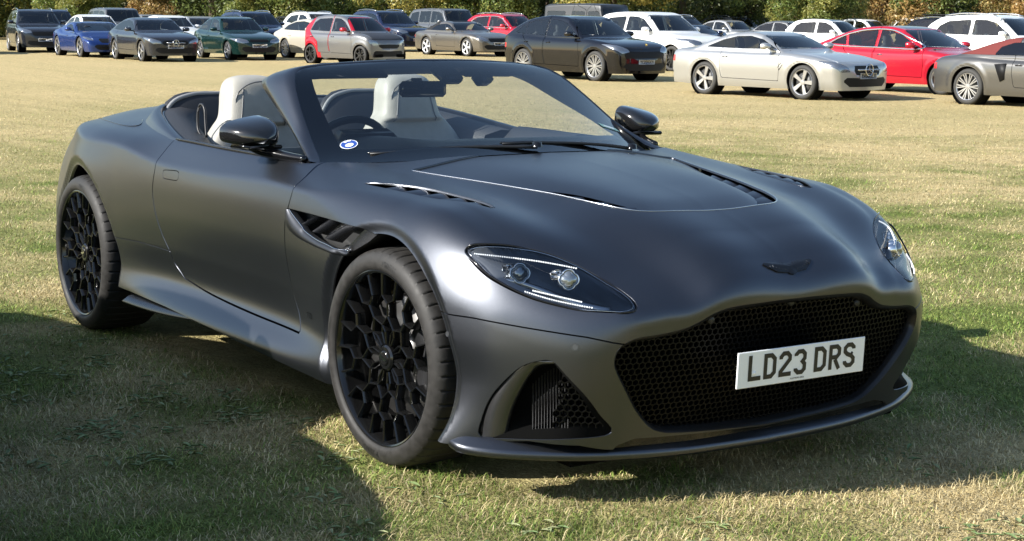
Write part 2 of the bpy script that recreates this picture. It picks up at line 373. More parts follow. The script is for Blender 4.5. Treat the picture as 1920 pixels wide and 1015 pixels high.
gm = bpy.data.materials.new('dry_grass_ground'); gm.use_nodes = True; nt = gm.node_tree; bs = nt.nodes['Principled BSDF']; bs.inputs['Roughness'].default_value = .95; bs.inputs['Specular IOR Level'].default_value = .1
N_ = nt.nodes.new; at = N_('ShaderNodeAttribute'); at.attribute_name = 'green'; tc = N_('ShaderNodeTexCoord')
def noise_(sc, det=4, dist=0.): 
    n = N_('ShaderNodeTexNoise'); n.inputs['Scale'].default_value = sc; n.inputs['Detail'].default_value = det; n.inputs['Distortion'].default_value = dist; nt.links.new(tc.outputs['Object'], n.inputs['Vector']); return n
def ramp(src, stops):
    r = N_('ShaderNodeValToRGB'); e = r.color_ramp.elements
    for k, (p, c) in enumerate(stops):
        el = e[k] if k < 2 else e.new(p); el.position = p; el.color = (*c, 1)
    nt.links.new(src, r.inputs[0]); return r
def mix(f, a, b, mode='MIX'):
    m = N_('ShaderNodeMix'); m.data_type = 'RGBA'; m.blend_type = mode
    for s_, q in ((0, f), (6, a), (7, b)):
        if isinstance(q, (int, float)): m.inputs[s_].default_value = q
        elif isinstance(q, tuple): m.inputs[s_].default_value = (*q, 1)
        else: nt.links.new(q, m.inputs[s_])
    return m.outputs[2]
n1 = noise_(38, 6, 1.5); n2 = noise_(7, 5, .5); n3 = noise_(130, 3)
straw = ramp(n1.outputs[0], [(.25, (.36, .27, .125)), (.75, (.74, .61, .35)), (.5, (.58, .46, .24))]); green = ramp(n1.outputs[0], [(.25, (.07, .09, .02)), (.75, (.25, .28, .08)), (.5, (.145, .18, .045))])
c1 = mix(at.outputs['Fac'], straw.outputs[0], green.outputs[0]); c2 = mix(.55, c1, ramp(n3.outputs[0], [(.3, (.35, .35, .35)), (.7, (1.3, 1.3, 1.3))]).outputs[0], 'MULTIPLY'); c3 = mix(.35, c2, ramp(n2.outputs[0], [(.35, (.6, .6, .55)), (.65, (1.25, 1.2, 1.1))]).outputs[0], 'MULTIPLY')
nt.links.new(c3, bs.inputs['Base Color']); bp = N_('ShaderNodeBump'); bp.inputs['Strength'].default_value = .9; bp.inputs['Distance'].default_value = .03; nt.links.new(n1.outputs[0], bp.inputs['Height']); nt.links.new(bp.outputs[0], bs.inputs['Normal'])
fld = tag(obj('field', np.stack([gx.ravel(), gy.ravel(), gz.ravel()], 1), tri, gm), kind='structure')
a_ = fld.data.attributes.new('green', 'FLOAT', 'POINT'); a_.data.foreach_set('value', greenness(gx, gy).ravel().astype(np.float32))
# blades
bm_ = bpy.data.materials.new('grass_blades'); bm_.use_nodes = True; b_n = bm_.node_tree.nodes['Principled BSDF']; b_n.inputs['Roughness'].default_value = .7; b_n.inputs['Specular IOR Level'].default_value = .25
at2 = bm_.node_tree.nodes.new('ShaderNodeAttribute'); at2.attribute_name = 'tint'; bm_.node_tree.links.new(at2.outputs['Color'], b_n.inputs['Base Color'])
def blades(name, n, d0, d1, hmin, hmax, wmin, wmax, label, lean=(1.0, 1.62)):
    # spread evenly over the view: log-uniform distance, uniform bearing
    d = np.exp(rng.uniform(np.log(d0), np.log(d1), n)); az = math.atan2(.54410455, -.82542544)+rng.uniform(-.42, .42, n)
    x = CAMXY[0]+d*np.cos(az); y = CAMXY[1]+d*np.sin(az)
    keep = ~((np.abs(y) < .72) & (x > -3.2) & (x < .45)) & (rng.uniform(0, 1, n) < np.interp(d, [12, 18, 28, 40], [1, .75, .4, .0])); x, y, d = x[keep], y[keep], d[keep]; n = len(x)
    z = ground_z(x, y)+.004; g = greenness(x, y); L_ = rng.uniform(hmin, hmax, n)*(.6+.8*vnoise(x, y, .25, 8)); W_ = rng.uniform(wmin, wmax, n)*np.interp(d, [3, 12, 40], [1, 1.5, 3])
    a = rng.uniform(0, 2*np.pi, n)+2.2*(vnoise(x, y, .30, 9)-.5); th = rng.uniform(*lean, n)
    green_ = rng.uniform(0, 1, n) < g*.95; L_ = L_*np.where(green_, 1.0, 1.15)
    dirx, diry = np.cos(a), np.sin(a); s1, c1_ = np.sin(th*.6), np.cos(th*.6); s2, c2_ = np.sin(th*1.15), np.cos(th*1.15)
    px, py = -diry*W_/2, dirx*W_/2; z0 = np.zeros(n)
    m = np.stack([x+dirx*L_*.5*s1, y+diry*L_*.5*s1, z+L_*.5*c1_], 1); t = m+np.stack([dirx*L_*.5*s2, diry*L_*.5*s2, L_*.5*np.maximum(c2_, -.2)], 1)
    b = np.stack([x, y, z], 1); o_ = np.stack([px, py, z0], 1)
    V = np.stack([b-o_, b+o_, m-o_*.8, m+o_*.8, t], 1).reshape(-1, 3); k = np.arange(n)[:, None]*5
    F = np.stack([k+[0, 1, 3], k+[0, 3, 2], k+[2, 3, 4]], 1).reshape(-1, 3)
    o = tag(obj(name, V, F, bm_, smooth=False), label, 'grass', kind='stuff')
    dry = np.array([(.52, .42, .22), (.42, .335, .165), (.60, .50, .29), (.31, .25, .12)])[rng.integers(0, 4, n)]; gr_ = np.array([(.16, .235, .045), (.22, .275, .06), (.12, .195, .035), (.28, .30, .085)])[rng.integers(0, 4, n)]
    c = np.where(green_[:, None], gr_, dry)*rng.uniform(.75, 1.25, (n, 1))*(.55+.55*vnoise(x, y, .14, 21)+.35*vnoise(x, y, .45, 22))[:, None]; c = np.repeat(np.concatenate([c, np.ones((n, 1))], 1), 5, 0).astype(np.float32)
    o.data.attributes.new('tint', 'FLOAT_COLOR', 'POINT').data.foreach_set('color', c.ravel()); return o
blades('grass', 570000, 2.6, 42, .014, .040, .0014, .0028, 'short mown grass, green and straw coloured, around the convertible')
# broad-leaved weeds in the turf
def weeds(n):
    V, F, C_ = [], [], []; k = 0
    spots = [(u, v) for u, v in zip(rng.uniform(-3.5, 2.6, n), rng.uniform(-2.6, -.9, n))]+[(u, v) for u, v in zip(rng.uniform(.6, 3.2, n//3), rng.uniform(-1.8, 1.6, n//3))]
    for cx, cy in spots:
        if vnoise(np.array([cx]), np.array([cy]), .8, 12)[0] < .45: continue
        for l in range(rng.integers(7, 14)):
            a = rng.uniform(0, 2*np.pi); L_ = rng.uniform(.022, .055); w_ = L_*rng.uniform(.22, .38); up = rng.uniform(.15, .7); ox, oy = cx+rng.normal(0, .05), cy+rng.normal(0, .05)
            d = np.array([math.cos(a), math.sin(a)]); p = np.array([-d[1], d[0]]); rows = []
            for t, ww, zz in ((0, .15, 0), (.3, .85, .8), (.6, 1, 1.1), (.85, .6, .95), (1, .05, .7)):
                c = np.array([ox, oy])+d*L_*t
                for s, dz in ((-1, .006), (0, 0), (1, .006)): rows.append([*(c+p*w_/2*ww*s), .011+L_*up*zz*.28+dz*.6])
            V += rows; F += [[k+i*3+j, k+(i+1)*3+j, k+(i+1)*3+j+1, k+i*3+j+1] for i in range(4) for j in range(2)]; k += 15
            col = np.array([(.14, .20, .08), (.18, .24, .09), (.24, .29, .13), (.28, .30, .15)][rng.integers(0, 4)])*rng.uniform(.8, 1.2); C_ += [[*col, 1]]*15
    o = tag(obj('broad_leaf_weeds', V, F, bm_), 'broad green weed leaves scattered through the shaded turf', 'weeds', kind='stuff')
    o.data.attributes.new('tint', 'FLOAT_COLOR', 'POINT').data.foreach_set('color', np.array(C_, np.float32).ravel())
weeds(170)
# trees along the far edge
def leaf_crown(seed, h, r, nleaf, cols, size):
    rg = np.random.default_rng(seed); nc = 46; u = rg.uniform(0, 1, nc); ct = rg.normal(0, 1, (nc, 3)); ct /= np.linalg.norm(ct, axis=1, keepdims=True)
    cz = rg.uniform(.10, 1, nc); prof = np.sin(np.clip(cz, .08, 1)*math.pi*.78+.45)**.7; cen = np.stack([ct[:, 0]*r*prof*.85, ct[:, 1]*r*prof*.85, .3+cz*(h-.9)], 1); rad = rg.uniform(.45, .95, nc)*r*.42
    w_ = rg.integers(0, nc, nleaf); q = rg.normal(0, 1, (nleaf, 3)); q /= np.linalg.norm(q, axis=1, keepdims=True); rr = rad[w_]*rg.uniform(.45, 1.08, nleaf)**.6; P0 = cen[w_]+q*rr[:, None]*np.array([1, 1, .8])
    P0[:, 2] = np.maximum(P0[:, 2], .05)
    e1 = rg.normal(0, 1, (nleaf, 3)); e1 /= np.linalg.norm(e1, axis=1, keepdims=True); e2 = np.cross(e1, q+rg.normal(0, .5, (nleaf, 3))); e2 /= np.maximum(np.linalg.norm(e2, axis=1, keepdims=True), 1e-6)
    s_ = rg.uniform(.6, 1.3, nleaf)[:, None]*size; V = np.stack([P0-e1*s_, P0+e2*s_*.45, P0+e1*s_, P0-e2*s_*.45], 1).reshape(-1, 3); k = np.arange(nleaf)[:, None]*4
    F = np.concatenate([k+[0, 1, 2], k+[0, 2, 3]], 0); c = 1.3*np.array(cols)[(rg.integers(0, len(cols), nc)[w_]+(rg.uniform(0, 1, nleaf) < .35)*rg.integers(0, len(cols), nleaf)) % len(cols)]*rg.uniform(.65, 1.35, (nleaf, 1))
    return V, F, np.repeat(np.concatenate([c, np.ones((nleaf, 1))], 1), 4, 0).astype(np.float32), cen
lm = bpy.data.materials.new('leaves'); lm.use_nodes = True; ln_ = lm.node_tree; lb = ln_.nodes['Principled BSDF']; lb.inputs['Roughness'].default_value = .45; a3 = ln_.nodes.new('ShaderNodeAttribute'); a3.attribute_name = 'tint'; ln_.links.new(a3.outputs['Color'], lb.inputs['Base Color'])
trn = ln_.nodes.new('ShaderNodeBsdfTranslucent'); ln_.links.new(a3.outputs['Color'], trn.inputs[0]); mx_ = ln_.nodes.new('ShaderNodeMixShader'); mx_.inputs[0].default_value = .4; ln_.links.new(lb.outputs[0], mx_.inputs[1]); ln_.links.new(trn.outputs[0], mx_.inputs[2]); ln_.links.new(mx_.outputs[0], ln_.nodes['Material Output'].inputs[0])
BARK = mat('bark', (.10, .075, .05), .9, noise=(9, .3))
G_ = [(.075, .11, .028), (.12, .16, .04), (.17, .20, .055), (.09, .115, .032)]; Y_ = [(.23, .225, .06), (.32, .27, .07), (.15, .17, .045)]; B_ = [(.33, .21, .08), (.28, .19, .08), (.38, .28, .10), (.18, .15, .05)]; D_ = [(.03, .045, .014), (.05, .068, .02), (.07, .085, .028)]
kinds = [(G_, 8.5, 3.6, 'dense green tree'), (Y_+G_[:1], 7.5, 3.2, 'yellow-green tree'), (B_, 6.0, 3.0, 'brown autumn tree'), (D_, 10., 4.2, 'dark evergreen tree'), (G_[1:]+Y_[:1], 5.0, 3.2, 'olive bushy tree')]
tmesh = []
for k, (cols, h, r, nm) in enumerate(kinds):
    V, F, c, cen = leaf_crown(40+k, h, r, 27000, cols, .095); o = obj('t', V, F, lm, smooth=False); o.data.attributes.new('tint', 'FLOAT_COLOR', 'POINT').data.foreach_set('color', c.ravel()); me = o.data; bpy.data.objects.remove(o)
    mb = MB(); mb.tube([[0, 0, -.3], [.05, 0, h*.25], [.0, .1, h*.5], [.1, 0, h*.8]], [.22, .17, .12, .04], 8)
    for c_ in cen[:16]: mb.tube([[0, .05, c_[2]*.45], c_*np.array([.5, .5, .75]), c_], [.07, .045, .012], 5)
    o2 = mb.build('t', BARK); me2 = o2.data; bpy.data.objects.remove(o2); tmesh.append((me, me2))
where = ['at the far left edge', 'behind the family SUV at left', 'above the blue sports car', 'behind the graphite coupe', 'above the deep green saloon', 'above the champagne coupe', 'behind the two-tone hatchback', 'above the large dark blue SUV', 'behind the bronze convertible', 'above the red SUV', 'behind the tall boxy off-roader', 'above the large white SUV', 'behind the pale silver saloon', 'above the mid grey saloon', 'behind the white hatchback', 'above the glossy red saloon', 'behind the roof carrier car', 'at the far right edge']
seq = [0, 1, 4, 2, 0, 4, 0, 1, 4, 3, 1, 3, 0, 4, 2, 0, 2, 1]
for i, k in enumerate(seq):
    t = i/(len(seq)-1); px = -.335+.67*t; D_i = 92-4*t+3*math.sin(i*2.3); f2 = np.array([-.835, .550]); r2_ = np.array([.550, .835]); p = CAMXY+f2*D_i+r2_*D_i*px
    ro = tag(empty('hedge_tree', (p[0], p[1], float(ground_z(p[0], p[1])) - .1), i*1.7, .9+.18*math.sin(i*1.9)), kinds[k][3]+' '+where[i], 'tree', 'trees along the field edge')
    for nm, me in (('crown', tmesh[k][0]), ('trunk', tmesh[k][1])):
        o = bpy.data.objects.new(nm, me); COL.objects.link(o); o.parent = ro
# unbroken scrub behind and below the trees
V, F, C_ = [], [], []; n_ = 140000; t = rng.uniform(-.75, .75, n_); D_i = 99+rng.normal(0, 1.3, n_); f2 = np.array([-.835, .550]); r2_ = np.array([.550, .835]); xy = CAMXY+f2*D_i[:, None]+r2_*(D_i*t)[:, None]
zz = rng.uniform(0, 1, n_)**1.0*(3.2+2*vnoise(t*100, t*0, 4, 3))-.2; P0 = np.stack([xy[:, 0], xy[:, 1], zz], 1); e1 = rng.normal(0, 1, (n_, 3)); e1 /= np.linalg.norm(e1, axis=1, keepdims=True); e2 = rng.normal(0, 1, (n_, 3)); e2 -= e1*(e1*e2).sum(1, keepdims=True); e2 /= np.linalg.norm(e2, axis=1, keepdims=True); s_ = .17
V = np.stack([P0-e1*s_, P0+e2*s_*.5, P0+e1*s_, P0-e2*s_*.5], 1).reshape(-1, 3); k = np.arange(n_)[:, None]*4; F = np.concatenate([k+[0, 1, 2], k+[0, 2, 3]], 0)
c = np.array(D_+G_[:2])[rng.integers(0, 5, n_)]*rng.uniform(.6, 1.3, (n_, 1)); o = tag(obj('hedge_scrub', V, F, lm, smooth=False), 'tangled dark scrub filling the gaps between the trees', 'scrub', kind='stuff')
o.data.attributes.new('tint', 'FLOAT_COLOR', 'POINT').data.foreach_set('color', np.repeat(np.concatenate([c, np.ones((n_, 1))], 1), 4, 0).astype(np.float32).ravel())
# ================================================================== the convertible: body surface (x forward from the front axle, y left, z up)
CX_ = [-3.85,-3.5,-3.1,-2.7,-2.3,-1.9,-1.4,-.9,-.6,-.3,0,.25,.5,.7,.85,.92,1.0]
top_l = Lines(CX_,
 [[0]*17, [.30]*17,
  [.36,.48,.60,.64,.66,.68,.68,.66,.64,.60,.555,.53,.50,.435,.395,.375,.35],
  [.43,.58,.73,.79,.82,.85,.85,.82,.80,.79,.76,.74,.72,.59,.50,.47,.44],
  [.50,.68,.85,.92,.935,.935,.92,.91,.905,.905,.90,.895,.863,.74,.585,.56,.53],
  [.60,.80,.95,1.02,1.035,1.035,1.02,1.01,1.005,1.005,1.0,.99,.93,.82,.69,.66,.63]],
 [[.925,.98,1.03,1.05,1.03,.99,.98,.98,.972,.96,.937,.905,.86,.80,.732,.672,.54],
  [.92,.972,1.015,1.035,1.02,.985,.975,.975,.963,.951,.93,.90,.853,.79,.716,.655,.53],
  [.91,.945,.982,.985,.98,.965,.955,.945,.928,.905,.88,.85,.802,.730,.656,.600,.50],
  [.895,.922,.952,.955,.945,.934,.932,.932,.914,.893,.878,.858,.783,.690,.628,.575,.48],
  [.87,.89,.918,.915,.895,.852,.858,.868,.863,.858,.845,.812,.709,.622,.600,.545,.45],
  [.78,.80,.83,.82,.79,.75,.75,.765,.78,.785,.765,.70,.60,.53,.50,.44,.35]])
side_l = Lines([-3.85,-3.5,-3.15,-2.8,-2.3,-1.9,-1.5,-1.1,-.7,-.35,0,.3,.45,.6,.75,.9],
 [[.15]*16,[.235]*16,[.36]*16,[.50]*16,[.66]*16,[.78]*16,[.88]*16,[1.0]*16],
 [[.60,.76,.87,.93,.90,.90,.90,.90,.90,.90,.90,.955,.985,.90,.78,.63],
  [.64,.80,.90,.955,.94,.95,.955,.955,.955,.95,.95,.95,.945,.872,.765,.62],
  [.66,.82,.93,.97,.925,.895,.885,.885,.895,.93,.955,.955,.92,.86,.76,.62],
  [.67,.83,.94,.983,.95,.925,.915,.91,.915,.945,.970,.965,.93,.86,.755,.61],
  [.66,.81,.91,.984,.967,.95,.945,.94,.94,.955,.970,.955,.91,.835,.735,.59],
  [.62,.77,.88,.97,.962,.95,.947,.943,.938,.942,.95,.93,.875,.79,.68,.53],
  [.56,.72,.85,.94,.945,.932,.925,.92,.915,.915,.925,.895,.82,.72,.6,.45],
  [.50,.68,.83,.91,.91,.90,.895,.89,.885,.885,.89,.85,.75,.63,.5,.37]])
front_l = Lines([.1,.2,.3,.4,.5,.56,.62,.7,.85],
 [[0]*9,[.3]*9,[.45]*9,[.62]*9,[.72]*9,[.85]*9],
 [[.79,.81,.85,.885,.908,.922,.94,.955,.97],[.785,.80,.84,.875,.900,.912,.93,.945,.96],[.765,.785,.82,.855,.88,.888,.90,.91,.92],
  [.745,.765,.79,.82,.842,.846,.85,.845,.84],[.70,.72,.74,.765,.78,.78,.78,.77,.76],[.56,.58,.60,.62,.63,.625,.62,.60,.58]])
ARCH = ((.025, .362), (-2.79, .362))
def f_body(P):
    x, y, z = P[:, 0], np.abs(P[:, 1]), P[:, 2]
    r = np.minimum(np.hypot(x-ARCH[0][0], z-ARCH[0][1]), np.hypot(x-ARCH[1][0], z-ARCH[1][1]))
    t = z - top_l(x, y); s = y - side_l(x, z) + .02*(1-sstep(.405, .445, r)); fr = x - front_l(z, y)
    d = smax(t, s, .010 + .11*sstep(-.6, .1, x)*(1-.45*sstep(.2, .5, x)) + .05*sstep(-2.9, -3.3, x))
    d = smax(d, fr, .04)
    return smax(d, -3.72 + .10*y**2 - x, .10)
PAINT = mat('satin_grey_paint', (.100, .106, .121), .32, .95, coat=.10, noise=(1400, .14)); PAINT.node_tree.nodes['Principled BSDF'].inputs['Coat Roughness'].default_value = .2
BLACK = mat('gloss_black', (.006, .006, .007), .12, 0, .5)
DARK = mat('satin_black', (.012, .012, .013), .45, 0)
VOID = mat('matt_black', (.004, .004, .004), .9, 0, .1)
CARBON = mat('carbon_weave', (.02, .02, .021), .22, .3, coat=.6, noise=(600, .5))
CHROME = mat('bright_metal', (.75, .76, .78), .14, 1)
DOOR = np.array([[-1.9,.853,.93],[-1.891,.916,.869],[-1.89,.946,.811],[-1.902,.953,.72],[-1.885,.946,.626],[-1.854,.932,.544],[-1.813,.918,.484],[-1.806,.901,.432],[-1.739,.888,.381],[-1.536,.886,.357],[-1.303,.89,.344],[-1.026,.896,.337],[-.767,.902,.335],[-.635,.912,.334],[-.65,.899,.359],[-.682,.907,.458],[-.688,.925,.553],[-.686,.939,.647],[-.677,.942,.731],[-.661,.938,.778],[-.65,.924,.835],[-.655,.876,.883],[-.70,.80,.925]])
LAMP = np.array([(.41,.868,.752),(.425,.853,.773),(.462,.813,.777),(.504,.756,.772),(.545,.698,.754),(.597,.647,.734),(.657,.603,.706),(.731,.569,.676),(.79,.548,.646),(.83,.543,.625),(.848,.556,.61),(.84,.59,.606),(.803,.629,.60),(.764,.678,.606),(.704,.737,.622),(.649,.783,.638),(.586,.826,.665),(.521,.859,.697),(.466,.874,.731)])
GRILLE = np.array([[.0,.612],[.108,.611],[.249,.606],[.312,.591],[.355,.569],[.403,.55],[.475,.538],[.556,.531],[.598,.514],[.616,.492],[.619,.457],[.606,.424],[.574,.374],[.519,.299],[.466,.247],[.422,.222],[.352,.209],[.14,.198],[0,.194]])
INTAKE = np.array([[.527,.883,.211],[.533,.884,.264],[.558,.87,.332],[.598,.848,.388],[.643,.819,.436],[.685,.789,.458],[.722,.76,.461],[.749,.733,.425],[.779,.684,.362],[.784,.634,.299],[.782,.586,.233],[.728,.714,.22],[.6,.828,.21]])
VENT = np.array([[-.672,.779],[-.481,.778],[-.297,.775],[-.121,.771],[-.02,.755],[-.205,.672],[-.241,.663],[-.33,.667],[-.425,.672],[-.52,.68],[-.584,.689],[-.64,.705],[-.668,.725],[-.676,.745]])
ULINE = np.array([[-.42,.585],[-.33,.56],[-.13,.5],[.08,.44],[.22,.40],[.37,.36],[.46,.325],[.51,.285],[.54,.22],[.553,.1],[.556,0],[.556,-.1],[.5,-.5],[-.5,-.5]])
SLIT = np.array([[-.33,.812],[-.2,.802],[-.05,.785],[.08,.762],[.2,.712],[.262,.678],[.235,.658],[.09,.668],[-.08,.698],[-.22,.752]])
COCKPIT = np.array([[-.41,-.3],[-.41,0],[-.42,.2],[-.47,.36],[-.56,.52],[-.63,.63],[-.68,.74],[-.74,.805],[-.82,.82],[-.96,.838],[-1.12,.848],[-1.5,.857],[-1.9,.853],[-2.04,.838],[-2.26,.80],[-2.48,.73],[-2.62,.60],[-2.70,.4],[-2.73,.2],[-2.74,0],[-2.74,-.3]])
def bottom_z(x): return np.interp(x, [-3.8,-3.3,-2.4,-1.8,-1.3,-.8,-.3,.3,.45,.55,.65,.745,.785,1], [.30,.27,.262,.258,.245,.222,.198,.19,.178,.195,.208,.200,.168,.165])
car = tag(empty('convertible_car'), 'satin dark grey two-door convertible with its roof down, in the foreground on grass', 'car')
_st = .0135
_P, _T = box_shell(f_body, np.concatenate([np.arange(-3.75, -1.99, .026), np.arange(-1.97, -1.55, .0135), np.arange(-1.55, -.8, .02), np.arange(-.8, .951, _st)]),
                   np.arange(0, .975, _st), np.arange(.10, 1.001, _st), ((-3.2, .35), (0, .45), (0, .6)), 20)
class Sh:
    """a piece of shell being cut"""
    def __init__(s, P, T): s.P, s.T = P, T
    def cut(s, fn): 
        P, T = clip(s.P, s.T, fn(s.P)); return Sh(P, T)
fr_lamp = plane_of(LAMP); fr_int = plane_of(INTAKE)
lamp2 = smooth_poly(to2d(LAMP, fr_lamp), 5); int2 = smooth_poly(to2d(INTAKE, fr_int), 5)
door2 = np.array(DOOR)[:, [0, 2]]; door2 = np.concatenate([smooth_poly(door2[:6], 5, False), door2[6:8], smooth_poly(door2[8:14], 4, False), smooth_poly(door2[14:], 5, False), [[-.72, 1.1], [-1.91, 1.1]]])
gr2 = smooth_poly(GRILLE, 5, False); gr2 = np.concatenate([gr2, [[-.2, .194], [-.2, .612]]])
vent2 = VENT; u2 = np.concatenate([smooth_poly(ULINE[:12], 6, False), ULINE[12:]]); slit2 = smooth_poly(SLIT, 6); cock2 = np.concatenate([smooth_poly(COCKPIT[1:20], 5, False), [[-2.74, -.3], [-.41, -.3]]])
s_lamp = lambda P: np.where(P[:, 0] > .3, sdist(to2d(P, fr_lamp), lamp2), -1)
s_int = lambda P: np.where(P[:, 0] > .4, sdist(to2d(P, fr_int), int2), -1)
s_door = lambda P: np.where(P[:, 1] > .6, sdist(P[:, [0, 2]], door2), -1)
s_gr = lambda P: np.where(P[:, 0] > .65, sdist(P[:, [1, 2]], gr2), -1)
s_vent = lambda P: np.where(P[:, 1] > .6, sdist(P[:, [0, 2]], vent2), -1)
s_u = lambda P: np.where(P[:, 2] > .7, sdist(P[:, :2], u2), -1)
s_slit = lambda P: np.where(P[:, 2] > .7, sdist(P[:, :2], slit2), -1)
s_cock = lambda P: np.where(P[:, 2] > .7, sdist(P[:, :2], cock2), -1)
def s_arch(P):
    r0 = np.hypot(P[:, 0]-ARCH[0][0], P[:, 2]-ARCH[0][1]) - .402 - .02*sstep(.36, .16, P[:, 2])*(P[:, 0] > 0); r1 = np.hypot(P[:, 0]-ARCH[1][0], P[:, 2]-ARCH[1][1]) - .402
    return np.where(P[:, 1] > .55, np.minimum(r0, r1), 1.)
def seam_front(P):       # + above the bonnet / bumper joint
    z = np.interp(P[:, 1], [.3, .60, .627, .689, .815, .903, .95, 1.0], [.52, .515, .52, .535, .553, .567, .568, .568]); return P[:, 2]-z
raw = Sh(_P, _T).cut(lambda P: P[:, 2]-bottom_z(P[:, 0])).cut(s_arch)
lens_sh = raw.cut(lambda P: s_lamp(P)-.004)
u_sh = raw.cut(lambda P: s_u(P)-.003).cut(lambda P: -s_cock(P)-.01)
slit_sh = raw.cut(lambda P: s_slit(P))
body_sh = raw.cut(lambda P: -s_lamp(P)-.002).cut(lambda P: -s_u(P)).cut(lambda P: -s_slit(P)).cut(lambda P: -s_cock(P)).cut(lambda P: -s_gr(P)).cut(lambda P: -s_int(P)).cut(lambda P: -s_vent(P))
door_sh = body_sh.cut(lambda P: s_door(P)-.0032)
rest = body_sh.cut(lambda P: -s_door(P)-.0036)
_fb = lambda P: P[:, 0]-np.where(P[:, 2] > .3365, -1.2, -.64)
fr_part = rest.cut(_fb); rear_part = rest.cut(lambda P: -_fb(P))
bump_sh = fr_part.cut(lambda P: np.where(P[:, 0] > .25, -seam_front(P)-.0022, -.05))
def chin(P): return np.where(P[:, 0] > .55, np.minimum(np.interp(P[:, 1], [0, .42, .50, .56, .6], [.186, .200, .205, .19, .14])-P[:, 2], .60-P[:, 1]), -.05)
chin_sh = bump_sh.cut(chin); bump_sh = bump_sh.cut(lambda P: -chin(P)-.001)
bonnet_sh = fr_part.cut(lambda P: np.where(P[:, 0] > .25, seam_front(P)-.0022, .05))
# sill below the door and behind it, split from the quarter panel by the joint in front of the rear wheel
def sill_line(P): return P[:, 2]-np.interp(P[:, 0], [-2.45, -2.394, -2.123, -1.813, -1.7], [.478, .479, .489, .484, .45])
quarter_sh = rear_part.cut(lambda P: np.where((P[:, 0] > -2.79) & (P[:, 1] > .6), np.where(P[:, 0] < -1.0, sill_line(P)-.0018, np.where(P[:, 2] > .6, .05, -.05)), .05))
sill_sh = rear_part.cut(lambda P: np.where((P[:, 0] > -2.79) & (P[:, 1] > .6), np.where(P[:, 0] < -1.0, -sill_line(P)-.0018, np.where(P[:, 2] > .6, -.05, .05)), -.05))
panel('bonnet', bonnet_sh.P, bonnet_sh.T, f_body, PAINT, car, depth=.006)
bump_sh = Sh(*largest(bump_sh.P, bump_sh.T))
panel('lower_chin', chin_sh.P, chin_sh.T, f_body, BLACK, car, off=-.012)
panel('front_bumper', bump_sh.P, bump_sh.T, f_body, PAINT, car)
HANDLE = smooth_poly(np.array([[-1.795, .820], [-1.72, .825], [-1.655, .826], [-1.642, .815], [-1.645, .797], [-1.66, .790], [-1.72, .788], [-1.788, .788], [-1.80, .797], [-1.803, .812]]), 3)
s_hand = lambda P: np.where(P[:, 1] > .8, sdist(P[:, [0, 2]], HANDLE), -.2)
hand_sh = door_sh.cut(lambda P: s_hand(P)-.0012); door_sh = door_sh.cut(lambda P: -s_hand(P)-.0018)
doors = panel('door', door_sh.P, door_sh.T, f_body, PAINT, car, 'both')
for o_ in panel('door_handle', hand_sh.P, hand_sh.T, f_body, PAINT, None, 'both', depth=.006): o_.parent = doors[0] if o_.data.vertices[0].co.y < 0 else doors[1]
panel('rear_body', quarter_sh.P, quarter_sh.T, f_body, PAINT, car)
sills = panel('side_skirt', sill_sh.P, sill_sh.T, f_body, PAINT, car, 'both')
# centre of the bonnet: sunk panel inside the horseshoe line, with a vent channel and fins on each side
_d = s_u(u_sh.P); _x = u_sh.P[:, 0]
chan = .062*sstep(-.30, .30, _x)*np.where(_x > .40, 1-sstep(.40, .52, _x)*sstep(.26, .18, u_sh.P[:, 1]), 1) + .002
pan = u_sh.cut(lambda P: s_u(P) - (.062*sstep(-.30, .30, P[:, 0])*np.where(P[:, 1] > .2, sstep(.14, .27, P[:, 1]), 0) + .003))
dd = s_u(pan.P)
panel('bonnet_centre_panel', pan.P, pan.T, f_body, PAINT, car, off=-(.006 + .022*(1-sstep(.0, .16, dd))*sstep(-.35, .2, pan.P[:, 0])), depth=0)
panel('vent_channel', u_sh.P, u_sh.T, f_body, VOID, car, off=-.052, depth=0)
# ------------------------------------------------------------------ bonnet vents, grille, lamps, bumper details
def surf(x=None, y=None, z=None, off=0.):
    """point(s) on the body: two coordinates given, the third solved"""
    a = np.atleast_1d(np.asarray(x if x is not None else y, float)); n = len(a)
    P = np.zeros((n, 3)); ax = 0 if x is None else (1 if y is None else 2)
    if x is not None: P[:, 0] = x
    if y is not None: P[:, 1] = y
    if z is not None: P[:, 2] = z
    lo, hi = np.zeros(n)+(.45 if ax == 0 else .3), np.zeros(n)+(1.2)
    for _ in range(30):
        m = (lo+hi)/2; P[:, ax] = m; ins = f_body(P)-off < 0; lo = np.where(ins, m, lo); hi = np.where(ins, hi, m)
    P[:, ax] = (lo+hi)/2; return P
# fins in the horseshoe channel
for s in (1, -1):
    for k, x in enumerate((.05, .16, .27, .375, .465)):
        yo = float(np.interp(x, u2[:66, 0], u2[:66, 1])); w_ = .052+.008*k
        a = np.array([[x-.058, yo-.005], [x-.020, yo-w_], [x+.026, yo-w_+.004], [x+.018, yo-.004]])
        t, q = np.meshgrid(np.linspace(0, 1, 6), np.linspace(0, 1, 5), indexing='ij'); t = t.ravel()[:, None]; q = q.ravel()[:, None]
        c = ((1-q)*a[0]+q*a[1])*(1-t)+((1-q)*a[3]+q*a[2])*t; G = surf(x=c[:, 0], y=c[:, 1]); zl = surf(x=c[:, 0], y=np.interp(c[:, 0], u2[:66, 0], u2[:66, 1]))[:, 2]; G[:, 2] = np.minimum(G[:, 2], zl)-(.007+.026*t**1.3*(.4+.6*q))[:, 0]
        mb = MB().grid(G.reshape(6, 5, 3)); mb.build('vent_fin', PAINT, car, mirror=s < 0)
